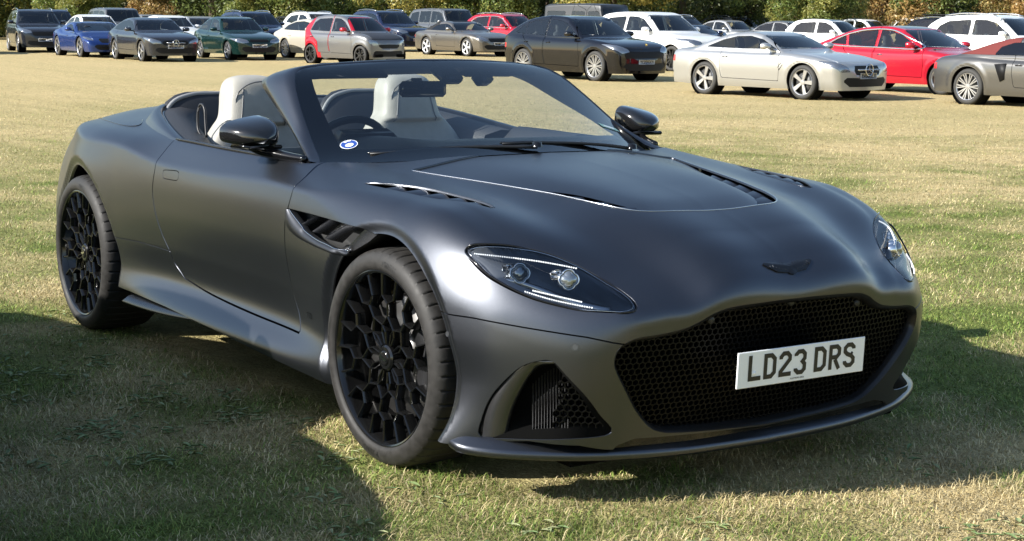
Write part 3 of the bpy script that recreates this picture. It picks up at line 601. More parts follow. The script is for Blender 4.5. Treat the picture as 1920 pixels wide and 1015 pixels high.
# louvres in the fender tops
panel('louvre_recess', slit_sh.P, slit_sh.T, f_body, VOID, car, 'both', depth=0, off=-.045)
for s in (1, -1):
    for k, x in enumerate((-.17, -.075, .02, .115, .20)):
        yy = np.array([[-.24, .757, .803], [-.17, .735, .798], [-.075, .699, .787], [.02, .684, .772], [.115, .669, .748], [.20, .663, .71], [.25, .667, .685]])
        y0 = float(np.interp(x, yy[:, 0], yy[:, 1])); y1 = float(np.interp(x, yy[:, 0], yy[:, 2]))
        t, q = np.meshgrid(np.linspace(0, 1, 5), np.linspace(0, 1, 7), indexing='ij'); t = t.ravel(); q = q.ravel()
        G = surf(x=x-.052+.068*t+.012*np.sin(math.pi*q), y=y0+(y1-y0)*q); G[:, 2] -= .005+.020*t**2
        MB().grid(G.reshape(5, 7, 3)).build('louvre', PAINT, car, mirror=s < 0)
    # bright lip along the inner edge
    e = np.array([[-.325, .813], [-.22, .752], [-.08, .695], [.09, .665], [.225, .653], [.26, .684]]); e = smooth_poly(e, 5, False)
    L = surf(x=e[:, 0], y=e[:, 1], off=.001); MB().tube(L-np.array([0, 0, .001]), .0013, 6).build('louvre_lip', PAINT, car, mirror=s < 0)
e = u2[:66]; e = e[e[:, 1] > -.001]; L = surf(x=e[:, 0], y=e[:, 1], off=.0005); L2 = np.concatenate([L, (L*MY)[::-1]])
MB().tube(L2[1:-1], .0016, 6).build('vent_lip_highlight', CHROME, car)  # bright metal bead drawn in as the highlight along the lip
# grille: surround turned in, honeycomb, backing
g = smooth_poly(GRILLE, 6, False); g3 = surf(y=g[:, 0], z=g[:, 1]); cen = np.array([0, .42])
rows = []
for k, (inset, back, o) in enumerate(((-.001, 0, .0015), (.004, -.002, 0), (.012, -.012, 0), (.020, -.05, 0), (.022, -.075, 0))):
    dv = np.gradient(g, axis=0); nn = np.stack([dv[:, 1], -dv[:, 0]], 1); nn /= np.linalg.norm(nn, axis=1, keepdims=True)
    q = g+(-nn if ((g-cen)@np.ones(2)).sum() is None else nn)*0
    inn = np.stack([-dv[:, 1], dv[:, 0]], 1); inn /= np.linalg.norm(inn, axis=1, keepdims=True)
    sgn = np.sign(((cen-g[len(g)//2])@inn[len(g)//2])); q = g+inn*sgn*inset; q[:, 0] = np.maximum(q[:, 0], 0); q[0, 0] = q[-1, 0] = 0
    r3 = g3.copy(); r3[:, 1:] = q; r3[:, 0] += back+o; rows.append(r3)
G = np.array(rows); Gm = G[:, ::-1]*MY
MB().grid(np.concatenate([G, Gm[:, 1:]], 1)[:, :]).build('grille_surround', mat('surround_black', (.02, .02, .022), .3, .4), car)
gp = np.concatenate([g, (g*np.array([-1, 1]))[::-1]])
def gdepth(y, z): return front_l(np.asarray(z, float), np.abs(np.asarray(y, float)))
mb = MB(); r_h = .0118; w_h = .0021; dx = r_h*math.sqrt(3); dz = r_h*1.5
ang = np.arange(6)*math.pi/3+math.pi/6; hc = np.stack([np.cos(ang), np.sin(ang)], 1)
cells = []
for i in range(-42, 43):
    for j in range(0, 30):
        y = (i+.5*(j % 2))*dx; z = .19+j*dz; cells.append((y, z))
cells = np.array(cells); cells = cells[sdist(cells, gp) > -.006]
P_, F_ = [], []
xg = gdepth(cells[:, 0], cells[:, 1]); 
gy = (gdepth(cells[:, 0]+.01, cells[:, 1])-gdepth(cells[:, 0]-.01, cells[:, 1]))/.02; gz = (gdepth(cells[:, 0], cells[:, 1]+.01)-gdepth(cells[:, 0], cells[:, 1]-.01))/.02
for n, (c, x0, sy, sz) in enumerate(zip(cells, xg, gy, gz)):
    for rr, back in ((r_h+.0002, .030), (r_h-w_h, .030), (r_h-w_h*1.3, .052)):
        q = hc*rr; P_.append(np.stack([x0-back+q[:, 0]*sy+q[:, 1]*sz + (.005*np.sin(np.arange(6)*math.pi) if False else 0), c[0]+q[:, 0], c[1]+q[:, 1]], 1))
    b = n*18
    for k in range(6):
        l = (k+1) % 6; F_.append([b+k, b+l, b+6+l, b+6+k]); F_.append([b+6+k, b+6+l, b+12+l, b+12+k])
hexm = mat('grille_black', (.004, .004, .004), .4, 0, .18)
tag(obj('honeycomb_grille', np.concatenate(P_), F_, hexm, car, smooth=False), kind='stuff')
q = smooth_poly(GRILLE, 3, False); q3 = surf(y=q[:, 0], z=q[:, 1]); q3[:, 0] -= .085; qq = np.concatenate([q3, (q3*MY)[::-1]]); ctr = np.array([[.76, 0, .4]])
obj('grille_backing', np.concatenate([qq, ctr]), [[i, (i+1) % len(qq), len(qq)] for i in range(len(qq))], VOID, car)
for y in (-.30, .30, 0):
    z = .565 if y else .596; x = float(gdepth([y], [z])[0])-.028
    MB().lathe_y([(.0, .004), (.010, .004), (.0125, .0), (.014, -.01)], 20).build('parking_sensor', DARK, car, loc=(x, y, z)).rotation_euler = (0, 0, -math.pi/2)
for s in (1, -1):
    p = np.array([.768, .717*s, .506]); n_ = grad(f_body, np.abs(p)[None])[0]*np.array([1, s, 1])
    o = MB().lathe_y([(.0, .0008), (.0085, .0008), (.0088, -.001), (.0100, -.001), (.0104, .0006), (.0112, .0006), (.0116, -.004)], 24).build('parking_sensor', mat('sensor_grey', (.13, .135, .145), .4, .9), car, smooth=False, loc=surf(y=[.717], z=[.506])[0]*np.array([1, s, 1]))
    o.rotation_euler = Vector(n_).to_track_quat('Y', 'Z').to_euler()
# number plate
plate = MB(); th = .004
plate.box((0, 0, 0), (.006, .52, .111), bev=.3)
pl_o = plate.build('number_plate', mat('plate_white', (.88, .88, .89), .4), car, smooth=False, loc=(.962, 0, .418)); pl_o.rotation_euler = (0, R(3.0), 0)
V, F = lettering('LD23 DRS'); obj('plate_lettering', np.stack([np.full(len(V), .0042), V[:, 0], V[:, 1]+.004], 1), F, mat('plate_black', (.012, .012, .012), .4), pl_o, smooth=False)
for y, z, r in ((-.195, -.012, .0085), (.205, .01, .004)):
    MB().lathe_y([(0, .004), (r*.7, .003), (r, 0)], 14).build('plate_screw', mat('plate_white') if r > .005 else DARK, pl_o, loc=(.0035, y, z)).rotation_euler = (0, 0, -math.pi/2)
V, F = lettering('FLDTMSRS ARES', h=.005, gap=.001, space=.003, wch=.0035); obj('plate_maker_print', np.stack([np.full(len(V), .0042), V[:, 0]-.02, V[:, 1]-.045], 1), F, mat('plate_black'), pl_o, smooth=False)
MB().box((.895, 0, .418), (.10, .30, .06), bev=.1).build('plate_bracket', DARK, car)
# winged badge
wing = np.array([[0, .006], [.018, .0065], [.045, .0105], [.093, .0115], [.099, .0085], [.085, .001], [.06, -.009], [.035, -.0115], [.018, -.0125], [.012, -.016], [0, -.0175]])
wing = np.concatenate([wing, (wing*np.array([-1, 1]))[::-1][1:-1]]); zc = .704
wp = surf(y=np.abs(wing[:, 0]), z=zc+wing[:, 1]*1.25); wp[:, 1] = wing[:, 0]; nb = grad(f_body, wp)
n = len(wp); c0 = (wp+nb*.006).mean(0)
obj('wing_badge', np.concatenate([wp-nb*.002, wp+nb*.0035, (wp+nb*.0055)*.55+c0*.45, [c0+nb.mean(0)*.001]]),
    [[i, (i+1) % n, n+(i+1) % n, n+i] for i in range(n)]+[[n+i, n+(i+1) % n, 2*n+(i+1) % n, 2*n+i] for i in range(n)]+[[2*n+i, 2*n+(i+1) % n, 3*n] for i in range(n)], BLACK, car, smooth=False)
mb = MB()
for s in (1, -1):
    for k in range(6):
        y = .02+.011*k; a = surf(y=[y], z=[zc+.009])[0]; b = surf(y=[y+.006], z=[zc-.010+.002*k])[0]; nn = grad(f_body, np.array([a, b]))
        for p_ in (a, b): p_[1] *= s
        nn = nn*np.array([1, s, 1]); mb.tube([a+nn[0]*.0058, b+nn[1]*.0058], .0009, 5)
mb.build('badge_feathers', mat('dark_chrome', (.12, .12, .13), .25, 1), car)
# headlights
LENS = glass('lamp_lens', (.86, .88, .90), 1.45)
HOUSE = mat('lamp_housing', (.14, .15, .165), .22, .7)
dl = s_lamp(lens_sh.P)
lens = panel('headlight', lens_sh.P, lens_sh.T, f_body, LENS, car, 'both', depth=0, off=.0015)
hous = panel('lamp_housing', lens_sh.P, lens_sh.T, f_body, HOUSE, None, 'both', depth=0, off=-(.004+.046*sstep(.002, .05, dl)))
for s, ln, hs in ((-1, lens[0], hous[0]), (1, lens[1], hous[1])):
    M_ = np.array([1, s, 1])
    hs.parent = ln
    def onl(p, o): 
        p = np.array(p, float); return p+o
    lo3 = []
    for p in LAMP:
        lo3.append(p)
    Lp = smooth_poly(np.array(lo3), 5); nl = grad(f_body, Lp); 
    MB().tube((Lp+nl*.0005)*M_, .0035, 6, True).build('lamp_seal', BLACK, ln)
    # thin bright inner bezel line
    c3 = LAMP.mean(0); Li = Lp+(c3-Lp)*.045; ni = grad(f_body, Li); Li = Li-ni*f_body(Li)[:, None]
    MB().tube((Li-ni*.004)*M_, .0014, 5, True).build('lamp_bezel', CHROME, ln)
    for pc, sc_ in (((.565, .773, .698), 1.), ((.683, .679, .688), 1.)):
        pc = np.array(pc); nn = grad(f_body, pc[None])[0]; ax = np.array([.80, .42, .25]); ax /= np.linalg.norm(ax)
        # four-lobed projector lens looking forward
        side_ = np.cross(ax, [0, 0, 1]); side_ /= np.linalg.norm(side_); upv = np.cross(side_, ax)
        mb = MB(); t = np.linspace(0, 2*np.pi, 48, endpoint=False); rad = .0235*(1+.22*np.abs(np.cos(2*t))**.7)*sc_
        ringf = lambda k, d: pc+np.outer(np.cos(t)*rad*k, side_)+np.outer(np.sin(t)*rad*k, upv)+ax*d
        rg = np.array([ringf(1.12, -.018), ringf(1.12, .006), ringf(1.0, .008), ringf(.96, .002)])*M_
        mb.grid(rg, closed_v=True); mb.build('lamp_bezel', CHROME, ln)
        mb = MB(); rg = np.array([ringf(.96, .002), ringf(.8, .010), ringf(.5, .016), ringf(.2, .018), ringf(.01, .018)])*M_
        mb.grid(rg, closed_v=True); mb.build('projector_lens', mat('projector_glass', (.25, .28, .31), .05, .7, 1.0, coat=1), ln)
        bc = pc+np.array([-.035, .018, .012]); mb = MB().box(bc*M_, (.032, .036, .026), rotz(R(-28)*s), .25); mb.build('projector_shroud', mat('lamp_silver', (.55, .56, .58), .25, .9), ln)
    for poly, nb_ in (([[.43, .847, .746], [.507, .802, .744], [.59, .742, .738], [.647, .695, .73], [.692, .659, .722]], 46), ([[.622, .791, .653], [.686, .749, .637], [.748, .697, .624], [.781, .664, .618]], 30), ([[.638, .774, .657], [.706, .725, .644], [.754, .683, .633]], 24)):
        mb = MB(); q = smooth_poly(np.array(poly), 16, False); dq = np.concatenate([[0], np.cumsum(np.linalg.norm(np.diff(q, axis=0), axis=1))])
        for d in np.linspace(0, dq[-1], nb_):
            c = np.array([np.interp(d, dq, q[:, k]) for k in range(3)]); mb.box((c)*M_, (.0042, .0042, .0046), rotz(R(-45)*s), .3)
        mb.build('light_strip', mat('light_guide', (.9, .92, .95), .2, 0, emit=.6), ln)
    rd = np.array([[.52, .80, .672], [.62, .745, .668], [.72, .675, .655], [.80, .61, .645]]); rd = smooth_poly(rd, 5, False); rn = grad(f_body, rd)
    MB().tube((rd-rn*(f_body(rd)[:, None]+.046))*M_, np.linspace(.008, .016, len(rd)), 8).build('lamp_reflector', mat('lamp_silver2', (.35, .36, .38), .18, .9), ln)
# lower side intakes: recess, ribbed duct, honeycomb, curved carbon blade
int_sh = raw.cut(lambda P: s_int(P)-.001); di = s_int(int_sh.P)
panel('intake_recess', int_sh.P, int_sh.T, f_body, VOID, car, 'both', depth=0, off=-(.004+.10*sstep(0, .05, di)))
for s in (1, -1):
    M_ = np.array([1, s, 1])
    bl = smooth_poly(np.array([[.728, .745, .452], [.675, .777, .438], [.648, .796, .409], [.614, .814, .345], [.587, .826, .276], [.574, .83, .212]]), 6, False)
    bo = smooth_poly(np.array([[.722, .758, .461], [.668, .80, .455], [.622, .833, .422], [.572, .862, .345], [.545, .878, .272], [.538, .884, .21]]), 6, False)
    nb = grad(f_body, bl); no = grad(f_body, bo)
    rows = [bo-no*.016, bo+no*.001, bo*.5+bl*.5+no*.007, bl+nb*.003, bl-nb*.004+np.array([.004, -.006, 0]), bl-nb*.045]
    MB().grid(np.array(rows)*M_).build('intake_blade', mat('intake_carbon', (.10, .10, .103), .3, .85, coat=.4), car)
    mb = MB()
    for k in range(13):      # vertical ribs of the duct wall
        t = k/12; a = np.array([.735-.10*(1-t), .735+.075*(1-t)-.02, 0]); zt = .435-.03*(1-t)**2*2-.03*max(0, t-.6); 
        a[0] = .655+.075*t; a[1] = .775-.075*t
        mb.box(np.array([a[0]-.028, a[1]-.012, (.222+zt)/2])*M_, (.0035, .004, zt-.222), rotz(R(-45)*s), .2)
    mb.build('duct_ribs', mat('rib_grey', (.018, .018, .019), .5), car)
    mb = []; fc = []; rh = .0125
    tri = np.array([[.748, .735, .43], [.79, .685, .36], [.79, .635, .30], [.785, .59, .228], [.70, .74, .225], [.735, .742, .40]])
    fr2 = plane_of(tri); t2 = to2d(tri, fr2); lo, hi = t2.min(0), t2.max(0); cc = []
    for i in range(int((hi[0]-lo[0])/(rh*1.732))+2):
        for j in range(int((hi[1]-lo[1])/(rh*1.5))+2): cc.append((lo[0]+(i+.5*(j % 2))*rh*1.732, lo[1]+j*rh*1.5))
    cc = np.array(cc); cc = cc[sdist(cc, t2) > .002]
    nrm_ = fr2[3]*np.sign(fr2[3][0])
    for n, c in enumerate(cc):
        for rr, bk in ((rh, .030), (rh-.002, .030), (rh-.003, .046)):
            q = c+hc*rr; mb.append(fr2[0]+np.outer(q[:, 0], fr2[1])+np.outer(q[:, 1], fr2[2])-nrm_*bk)
        b = n*18
        for k in range(6):
            l = (k+1) % 6; fc.append([b+k, b+l, b+6+l, b+6+k]); fc.append([b+6+k, b+6+l, b+12+l, b+12+k])
    tag(obj('intake_honeycomb', np.concatenate(mb)*M_, fc, hexm, car, smooth=False), kind='stuff')
# splitter
sp = smooth_poly(np.array([[.40, .93, .194], [.46, .952, .186], [.53, .938, .179], [.622, .85, .173], [.724, .678, .166], [.775, .50, .158], [.803, .30, .152], [.817, 0, .150]]), 8, False)
tn = np.gradient(sp[:, :2], axis=0); inn = np.stack([-tn[:, 1], tn[:, 0]], 1); inn /= np.linalg.norm(inn, axis=1, keepdims=True); inn *= np.sign((np.array([0, 0])-sp[:, :2]).dot([1, 0])*0-1) if False else -1
inn = np.where(((sp[:, :2]+inn)**2).sum(1, keepdims=True) < (sp[:, :2]**2).sum(1, keepdims=True), inn, -inn); inn[-1] = (-1, 0)
def off_(d, dz): q = sp.copy(); q[:, :2] += inn*d; q[:, 2] += dz; q[:, 1] = np.maximum(q[:, 1], 0); return q
MB().box((.60, 0, .135), (.20, 1.35, .03), None, .2).build('under_tray', VOID, car)
rows = np.array([off_(.16, .074), off_(.085, .060), off_(.05, .042), off_(.02, .020), off_(.006, .008), off_(0, .003), off_(0, -.012), off_(.005, -.020), off_(.25, -.022)]); rows[:, -1, 1] = 0
MB().grid(np.concatenate([rows, (rows*MY)[:, ::-1][:, 1:]], 1)).build('front_splitter', PAINT, car)
# ------------------------------------------------------------------ side vent, skirts, mirrors, door handles
for s in (1, -1):
    M_ = np.array([1, s, 1])
    # recess behind the vent opening
    vt = smooth_poly(VENT, 4); v3 = surf(x=vt[:, 0], z=vt[:, 1]); n = len(v3); b3 = v3.copy(); b3[:, 1] -= .075; c_ = b3.mean(0)
    obj('side_vent_recess', np.concatenate([v3, b3, [c_]])*M_, [[i, (i+1) % n, n+(i+1) % n, n+i] for i in range(n)]+[[n+i, n+(i+1) % n, 2*n] for i in range(n)], mat('vent_black', (.01, .01, .01), .5), car)
    # painted blade along the lower edge
    lo = smooth_poly(np.array([[-.676, .772], [-.676, .745], [-.668, .725], [-.64, .705], [-.584, .689], [-.52, .68], [-.425, .672], [-.33, .667], [-.241, .663], [-.205, .672]]), 5, False)
    hi = smooth_poly(np.array([[-.662, .776], [-.64, .765], [-.61, .752], [-.586, .742], [-.55, .727], [-.521, .713], [-.426, .695], [-.35, .689], [-.274, .682], [-.215, .682]]), 5, False)
    a = surf(x=lo[:, 0], z=lo[:, 1]); b = surf(x=hi[:, 0], z=hi[:, 1]); 
    rows = [a-np.array([0, .006, 0]), a+np.array([0, .002, 0]), a*.65+b*.35+np.array([0, .0005, 0]), b-np.array([0, .005, 0]), b-np.array([0, .030, .004])]
    MB().grid(np.array(rows)*M_).build('side_vent_blade', mat('blade_grey', (.055, .058, .066), .42, .9), car)
    MB().tube((b-np.array([0, .005, 0]))*M_, .0015, 6).build('side_vent_edge', CHROME, car)
    for k, x0 in enumerate((-.56, -.46, -.36)):      # slanted fins
        G = []
        for t in np.linspace(0, 1, 5):
            p0 = np.array([x0+.10+.06*t, .772-.004*t]); p1 = np.array([x0-.02+.05*t, .728-.024*k*.5-.012*t])
            q = np.linspace(0, 1, 5)[:, None]; pq = p0*(1-q)+p1*q; g_ = surf(x=pq[:, 0], z=pq[:, 1]); g_[:, 1] -= .012+.045*t; G.append(g_)
        MB().grid(np.array(G)*M_).build('side_vent_fin', CARBON, car)
    G = []
    for t in np.linspace(0, 1, 5):
        q = np.linspace(0, 1, 6); g_ = surf(x=-.10-.135*q+.05*t, z=.768-.085*q); g_[:, 1] -= .004+.03*t; G.append(g_)
    MB().grid(np.array(G)*M_).build('side_vent_strake', mat('strake_silver', (.5, .5, .52), .25, .9), car)
    # crest below the door and the winglet ahead of the rear wheel
    bl = []
    for t in np.linspace(0, 1, 14):
        x = -2.20+.78*t; yo = .985-.055*t**1.3; zo = .222+.028*t-.01*math.sin(math.pi*t); yi = .90; zi = .262+.01*t
        bl.append([[x+.02, yi, zi], [x, yo-.03, zo+.024], [x, yo, zo+.004], [x, yo-.004, zo-.004], [x+.02, yi, zo+.002]])
    MB().grid(np.array(bl)*M_).build('skirt_winglet', mat('winglet_carbon', (.09, .09, .095), .28, .8, noise=(600, .2)), car)
    q = smooth_poly(np.array([[-3.25, .69], [-3.05, .748], [-2.908, .777], [-2.737, .801], [-2.606, .812], [-2.518, .808], [-2.478, .791], [-2.50, .765], [-2.60, .72]]), 4, False); q3 = surf(x=q[:, 0], y=q[:, 1]); MB().tube(q3*M_, .003, 5).build('boot_lid_joint', BLACK, car)
    # fender script badge
    V, F = lettering('770', h=.022, gap=.003, wch=.016, stroke=1.1); p = surf(x=-.555+V[:, 0]*.9+V[:, 1]*.15, z=.41+V[:, 1]); p[:, 1] += .0025
    obj('fender_badge', p*M_, [f if s > 0 else f[::-1] for f in F], mat('dark_chrome'), car, smooth=False)
    # amber-less side reflector
    p = surf(x=[.402], z=[.504])[0]; nn = grad(f_body, p[None])[0]*M_
    o = MB().lathe_y([(0, .001), (.007, .001), (.0075, -.001), (.009, .0006), (.0095, -.003)], 18).build('side_marker', mat('sensor_grey'), car, smooth=False, loc=p*M_); o.rotation_euler = Vector(nn).to_track_quat('Y', 'Z').to_euler()
    # mirror: head, glass, stalk, base
    mc = np.array([-1.03, .905, 1.014]); mb = MB(); rows = []
    for t in np.linspace(0, 1, 15):               # from the mirror glass (rear) to the nose
        x = -.065+.165*t; k = (1-t**2.3)**.55 if t < 1 else 0.0
        yc = -.02*t; zc_ = -.012*t; an = np.linspace(0, 2*np.pi, 28, endpoint=False)
        ca, sa = np.cos(an), np.sin(an); px_ = np.sign(ca)*np.abs(ca)**.62*.098*k; pz_ = np.sign(sa)*np.abs(sa)**.62*np.where(sa > 0, .058, .046)*k
        pz_ = pz_*(1-.30*px_/.098*np.where(pz_ > 0, 1, .45))
        rows.append(np.stack([np.full(28, x)+.05*px_*-.6, yc+px_, zc_+pz_+.10*px_*-.0], 1)+mc)
    rg = np.array(rows)*M_; mo = MB().grid(rg, closed_v=True); hd_ = mo.build('door_mirror', mat('mirror_carbon', (.012, .012, .012), .10, .2, coat=1, noise=(500, .4)), car)
    gl = rows[0]*.93+rows[0].mean(0)*.07; obj('mirror_glass', np.concatenate([gl+np.array([.004, 0, 0]), [gl.mean(0)+np.array([.004, 0, 0])]])*M_, [[i, (i+1) % 28, 28] for i in range(28)], mat('mirror_silver', (.8, .82, .85), .02, 1), hd_)
    mb = MB(); pa = smooth_poly(np.array([[-1.03, .90, .975], [-1.0, .875, .955], [-.95, .85, .945], [-.88, .825, .938], [-.80, .80, .934]]), 5, False); mb.tube(pa*M_, np.linspace(.026, .014, len(pa)), 10)
    mb.box(np.array([-1.02, .89, .968])*M_, (.13, .15, .016), rotz(R(-10)*s), .4); mb.build('mirror_stalk', BLACK, hd_)
# ------------------------------------------------------------------ windscreen, frame, cabin
r1 = np.array([[-.735,.775,.922],[-.78,.757,.935],[-.92,.72,1.0],[-1.09,.68,1.107],[-1.23,.635,1.198],[-1.30,.585,1.236],[-1.315,.50,1.252],[-1.29,.36,1.262],[-1.26,.18,1.270],[-1.25,0,1.272]])
r2 = np.array([[-.80,.79,.925],[-.87,.77,.948],[-1.08,.725,1.030],[-1.32,.685,1.118],[-1.47,.655,1.176],[-1.525,.60,1.205],[-1.52,.50,1.222],[-1.49,.36,1.236],[-1.46,.18,1.246],[-1.45,0,1.25]])
S1 = smooth_poly(r1, 5, False); S2 = smooth_poly(r2, 5, False)
def both(rows): rows = np.array(rows); rows[:, -1, 1] = 0; return np.concatenate([rows, (rows*MY)[:, ::-1][:, 1:]], 1)
mid_ = (S1+S2)/2; outw = np.zeros_like(S1); k_ = np.linspace(1, 0, len(S1))[:, None]; tz = sstep(25, 32, np.arange(len(S1)))[:, None]
outw = np.array([0, .012, .006])*(1-tz)+np.array([0, 0, .012])*tz
inn_ = np.array([0, -.035, -.01])*(1-tz)+np.array([0, 0, -.03])*tz
rows = [S1+inn_*.5+np.array([.0, 0, 0]), S1, mid_*.5+S1*.5+outw*.8, mid_+outw, mid_*.5+S2*.5+outw*.8, S2, S2+inn_*.5]
MB().grid(both(rows)).build('windscreen_frame', PAINT, car)
rows = [S2+inn_*.5, S2+inn_*1.2, mid_+inn_*1.6, S1+inn_*1.0]
MB().grid(both(rows)).build('frame_inner_trim', mat('inner_trim', (.02, .021, .024), .6), car)
MB().tube(both([S2+inn_*.3])[0], .006, 6).build('window_seal', DARK, car)
# glass
nv, nu = 14, 41; dS = np.concatenate([[0], np.cumsum(np.linalg.norm(np.diff(S1[:31], axis=0), axis=1))]); G = []
for j in range(nv):
    d = dS[-1]*(j/(nv-1)); e = np.array([np.interp(d, dS, S1[:31, k]) for k in range(3)]); v = j/(nv-1)
    bx = .335*(1-v)+.065*v; bz = .030*(1-v)+.02*v
    u = np.linspace(-1, 1, nu); bow = 1-np.abs(u)**2.2
    G.append(np.stack([e[0]+bx*bow, u*(e[1]-.004), e[2]+bz*bow-.002], 1))
G = np.array(G); WS = G
MB().grid(G[:, ::-1]).build('windscreen', glass('windscreen_glass', (.80, .86, .86), 1.75), car)
frit = mat('frit_black', (.008, .008, .009), .15)
nrmG = np.cross(np.gradient(G, axis=0), np.gradient(G, axis=1)); nrmG /= np.linalg.norm(nrmG, axis=2, keepdims=True); nrmG *= np.sign(nrmG[7, 20, 0])
Gi = G-nrmG*.0025
def sub(a, b): return Gi[a, :][:, b]
fb = MB(); fb.grid(Gi[:3]); fb.grid(Gi[-2:]); fb.grid(Gi[2:-1, :3]); fb.grid(Gi[2:-1, -3:])
fb.build('windscreen_border', frit, car, smooth=True)
# cowl panel and wipers
cw = smooth_poly(np.array([[-.41, 0], [-.42, .2], [-.47, .36], [-.56, .52], [-.63, .63], [-.68, .74], [-.725, .79]]), 6, False); c3 = surf(x=cw[:, 0], y=cw[:, 1])
gl0 = np.stack([np.interp(np.linspace(0, 1, len(cw)), np.linspace(0, 1, 21), G[0, 20:, k]) for k in range(3)], 1)
rows = [c3-np.array([0, 0, .004]), c3-np.array([.012, 0, .022]), gl0+np.array([.01, 0, -.02]), gl0+np.array([-.03, 0, -.03])]; rows = np.array(rows)[:, ::-1]
MB().grid(both(rows)).build('cowl_panel', DARK, car)
for (a, b, c) in (((-.44, -.02), (-.56, -.30), (-.66, -.60)), ((-.44, .42), (-.52, .20), (-.52, -.12))):
    pts = []
    for t in np.linspace(0, 1, 12):
        p = (1-t)**2*np.array(a)+2*t*(1-t)*np.array(b)+t*t*np.array(c); pts.append([p[0]-.02, p[1], t])
    pts = np.array(pts); pts[:, 2] = surf(x=pts[:, 0]+.02, y=np.abs(pts[:, 1]))[:, 2]+.010+.009*pts[:, 2]
    wo = MB().tube(np.array(pts), np.linspace(.008, .004, 12), 6).build('wiper', DARK, car)
    pp = np.array(pts)[3:]; MB().tube(pp+np.array([-.016, 0, .002]), .0045, 5).build('wiper_blade', BLACK, wo)
    MB().lathe_y([(0, .02), (.016, .018), (.02, 0)], 14).build('wiper_hub', BLACK, wo, loc=pts[0]).rotation_euler = (math.pi/2, 0, 0)
# stickers: round club badge low on the driver's side, small disc by the far pillar
def on_glass(u, v):
    fu = (u+1)/2*(nu-1); fv = v*(nv-1); i, j = int(fv), int(fu); a, b = fv-i, fu-j; i1, j1 = min(i+1, nv-1), min(j+1, nu-1)
    return (G[i, j]*(1-a)*(1-b)+G[i1, j]*a*(1-b)+G[i, j1]*(1-a)*b+G[i1, j1]*a*b), nrmG[i, j]
def sticker(name, u, v, rx, ry, m, lift, parent=None, n=36, pts=None):
    c, nn = on_glass(u, v); e1 = np.array([0, 1., 0]); e1 -= nn*(e1@nn); e1 /= np.linalg.norm(e1); e2 = np.cross(nn, e1); e2 *= np.sign(e2[2])
    t = np.linspace(0, 2*np.pi, n, endpoint=False); q = np.stack([np.cos(t)*rx, np.sin(t)*ry], 1) if pts is None else np.asarray(pts)*np.array([rx, ry]); n = len(q)
    V = c+np.outer(q[:, 0], e1)+np.outer(q[:, 1], e2)+nn*lift
    return obj(name, np.concatenate([V, [V.mean(0)]]), [[i, (i+1) % n, n] for i in range(n)], m, parent if parent else car, smooth=False)
st = sticker('windscreen_sticker', -.86, .20, .033, .033, mat('sticker_white', (.8, .82, .85), .5), .0015)
sticker('sticker_ring', -.86, .20, .0295, .0295, mat('sticker_blue', (.02, .06, .28), .45), .0025, st)
sticker('sticker_centre', -.86, .19, .016, .013, mat('sticker_white'), .0035, st)
sticker('sticker_letters', -.86, .225, .016, .006, mat('sticker_white'), .0035, st, pts=[[-1, .3], [-.6, -1], [0, -.2], [.6, -1], [1, .3], [.5, 1], [0, .6], [-.5, 1]])
st2 = sticker('windscreen_sticker', .80, .27, .05, .018, mat('sticker_green', (.25, .45, .40), .5), .0015, pts=[[-1, -1], [1, -1], [1, 1], [-1, 1]])
sticker('sticker_print', .80, .27, .03, .008, mat('sticker_white'), .0025, st2, pts=[[-1, -1], [1, -1], [1, 1], [-1, 1]])
# interior mirror and sensor pod
MB().box((-1.33, .00, 1.152), (.030, .20, .066), rotz(R(-14)), .45).build('interior_mirror', BLACK, car)
MB().box((-1.24, .06, 1.215), (.13, .10, .045), roty(R(22)), .35).build('mirror_mount', DARK, car)
MB().box((-1.235, .23, 1.195), (.07, .10, .06), roty(R(22)), .45).build('sensor_pod', BLACK, car)
MB().box((-1.33, -.03, 1.188), (.012, .05, .02), None, .3).build('toll_tag', mat('plate_white'), car)
for s in (-1, 1): MB().box((-1.36, s*.36, 1.222), (.14, .36, .018), roty(R(12)), .4).build('sun_visor', mat('visor_dark', (.03, .032, .036), .7), car)
# tub, dashboard, door cards
LEATHER = mat('dark_leather', (.018, .019, .022), .5, bump=(180, .15)); CREAM = mat('cream_leather', (.35, .335, .295), .5, noise=(25, .06), bump=(220, .12))
for s in (1, -1):
    M_ = np.array([1, s, 1]); xs_ = np.linspace(-.80, -1.89, 22); yb = np.interp(-xs_, [.8, .96, 1.12, 1.5, 1.9, 2.05], [.815, .836, .846, .855, .851, .836]); zb = surf(x=xs_, y=yb)[:, 2]
    rows = []
    for k, (dy, dz) in enumerate(((.0, -.002), (-.012, .006), (-.03, .005), (-.045, -.004), (-.10, -.055), (-.12, -.12), (-.13, -.30), (-.14, -.60))): rows.append(np.stack([xs_, yb+dy, zb+dz], 1))
    MB().grid(np.array(rows)*M_).build('door_card', LEATHER, car)
    MB().tube((np.stack([xs_, yb-.004, zb+.004], 1))*M_, .006, 6).build('belt_trim', mat('trim_black', (.03, .03, .033), .25, .6), car)
    MB().box(np.array([-1.42, .745, .845])*M_, (.26, .035, .05), None, .4).build('door_pull', mat('pull_grey', (.09, .09, .095), .4), car)
MB().box((-1.6, 0, .30), (2.2, 1.5, .03), None, .1).build('cabin_floor', VOID, car)
dash = []
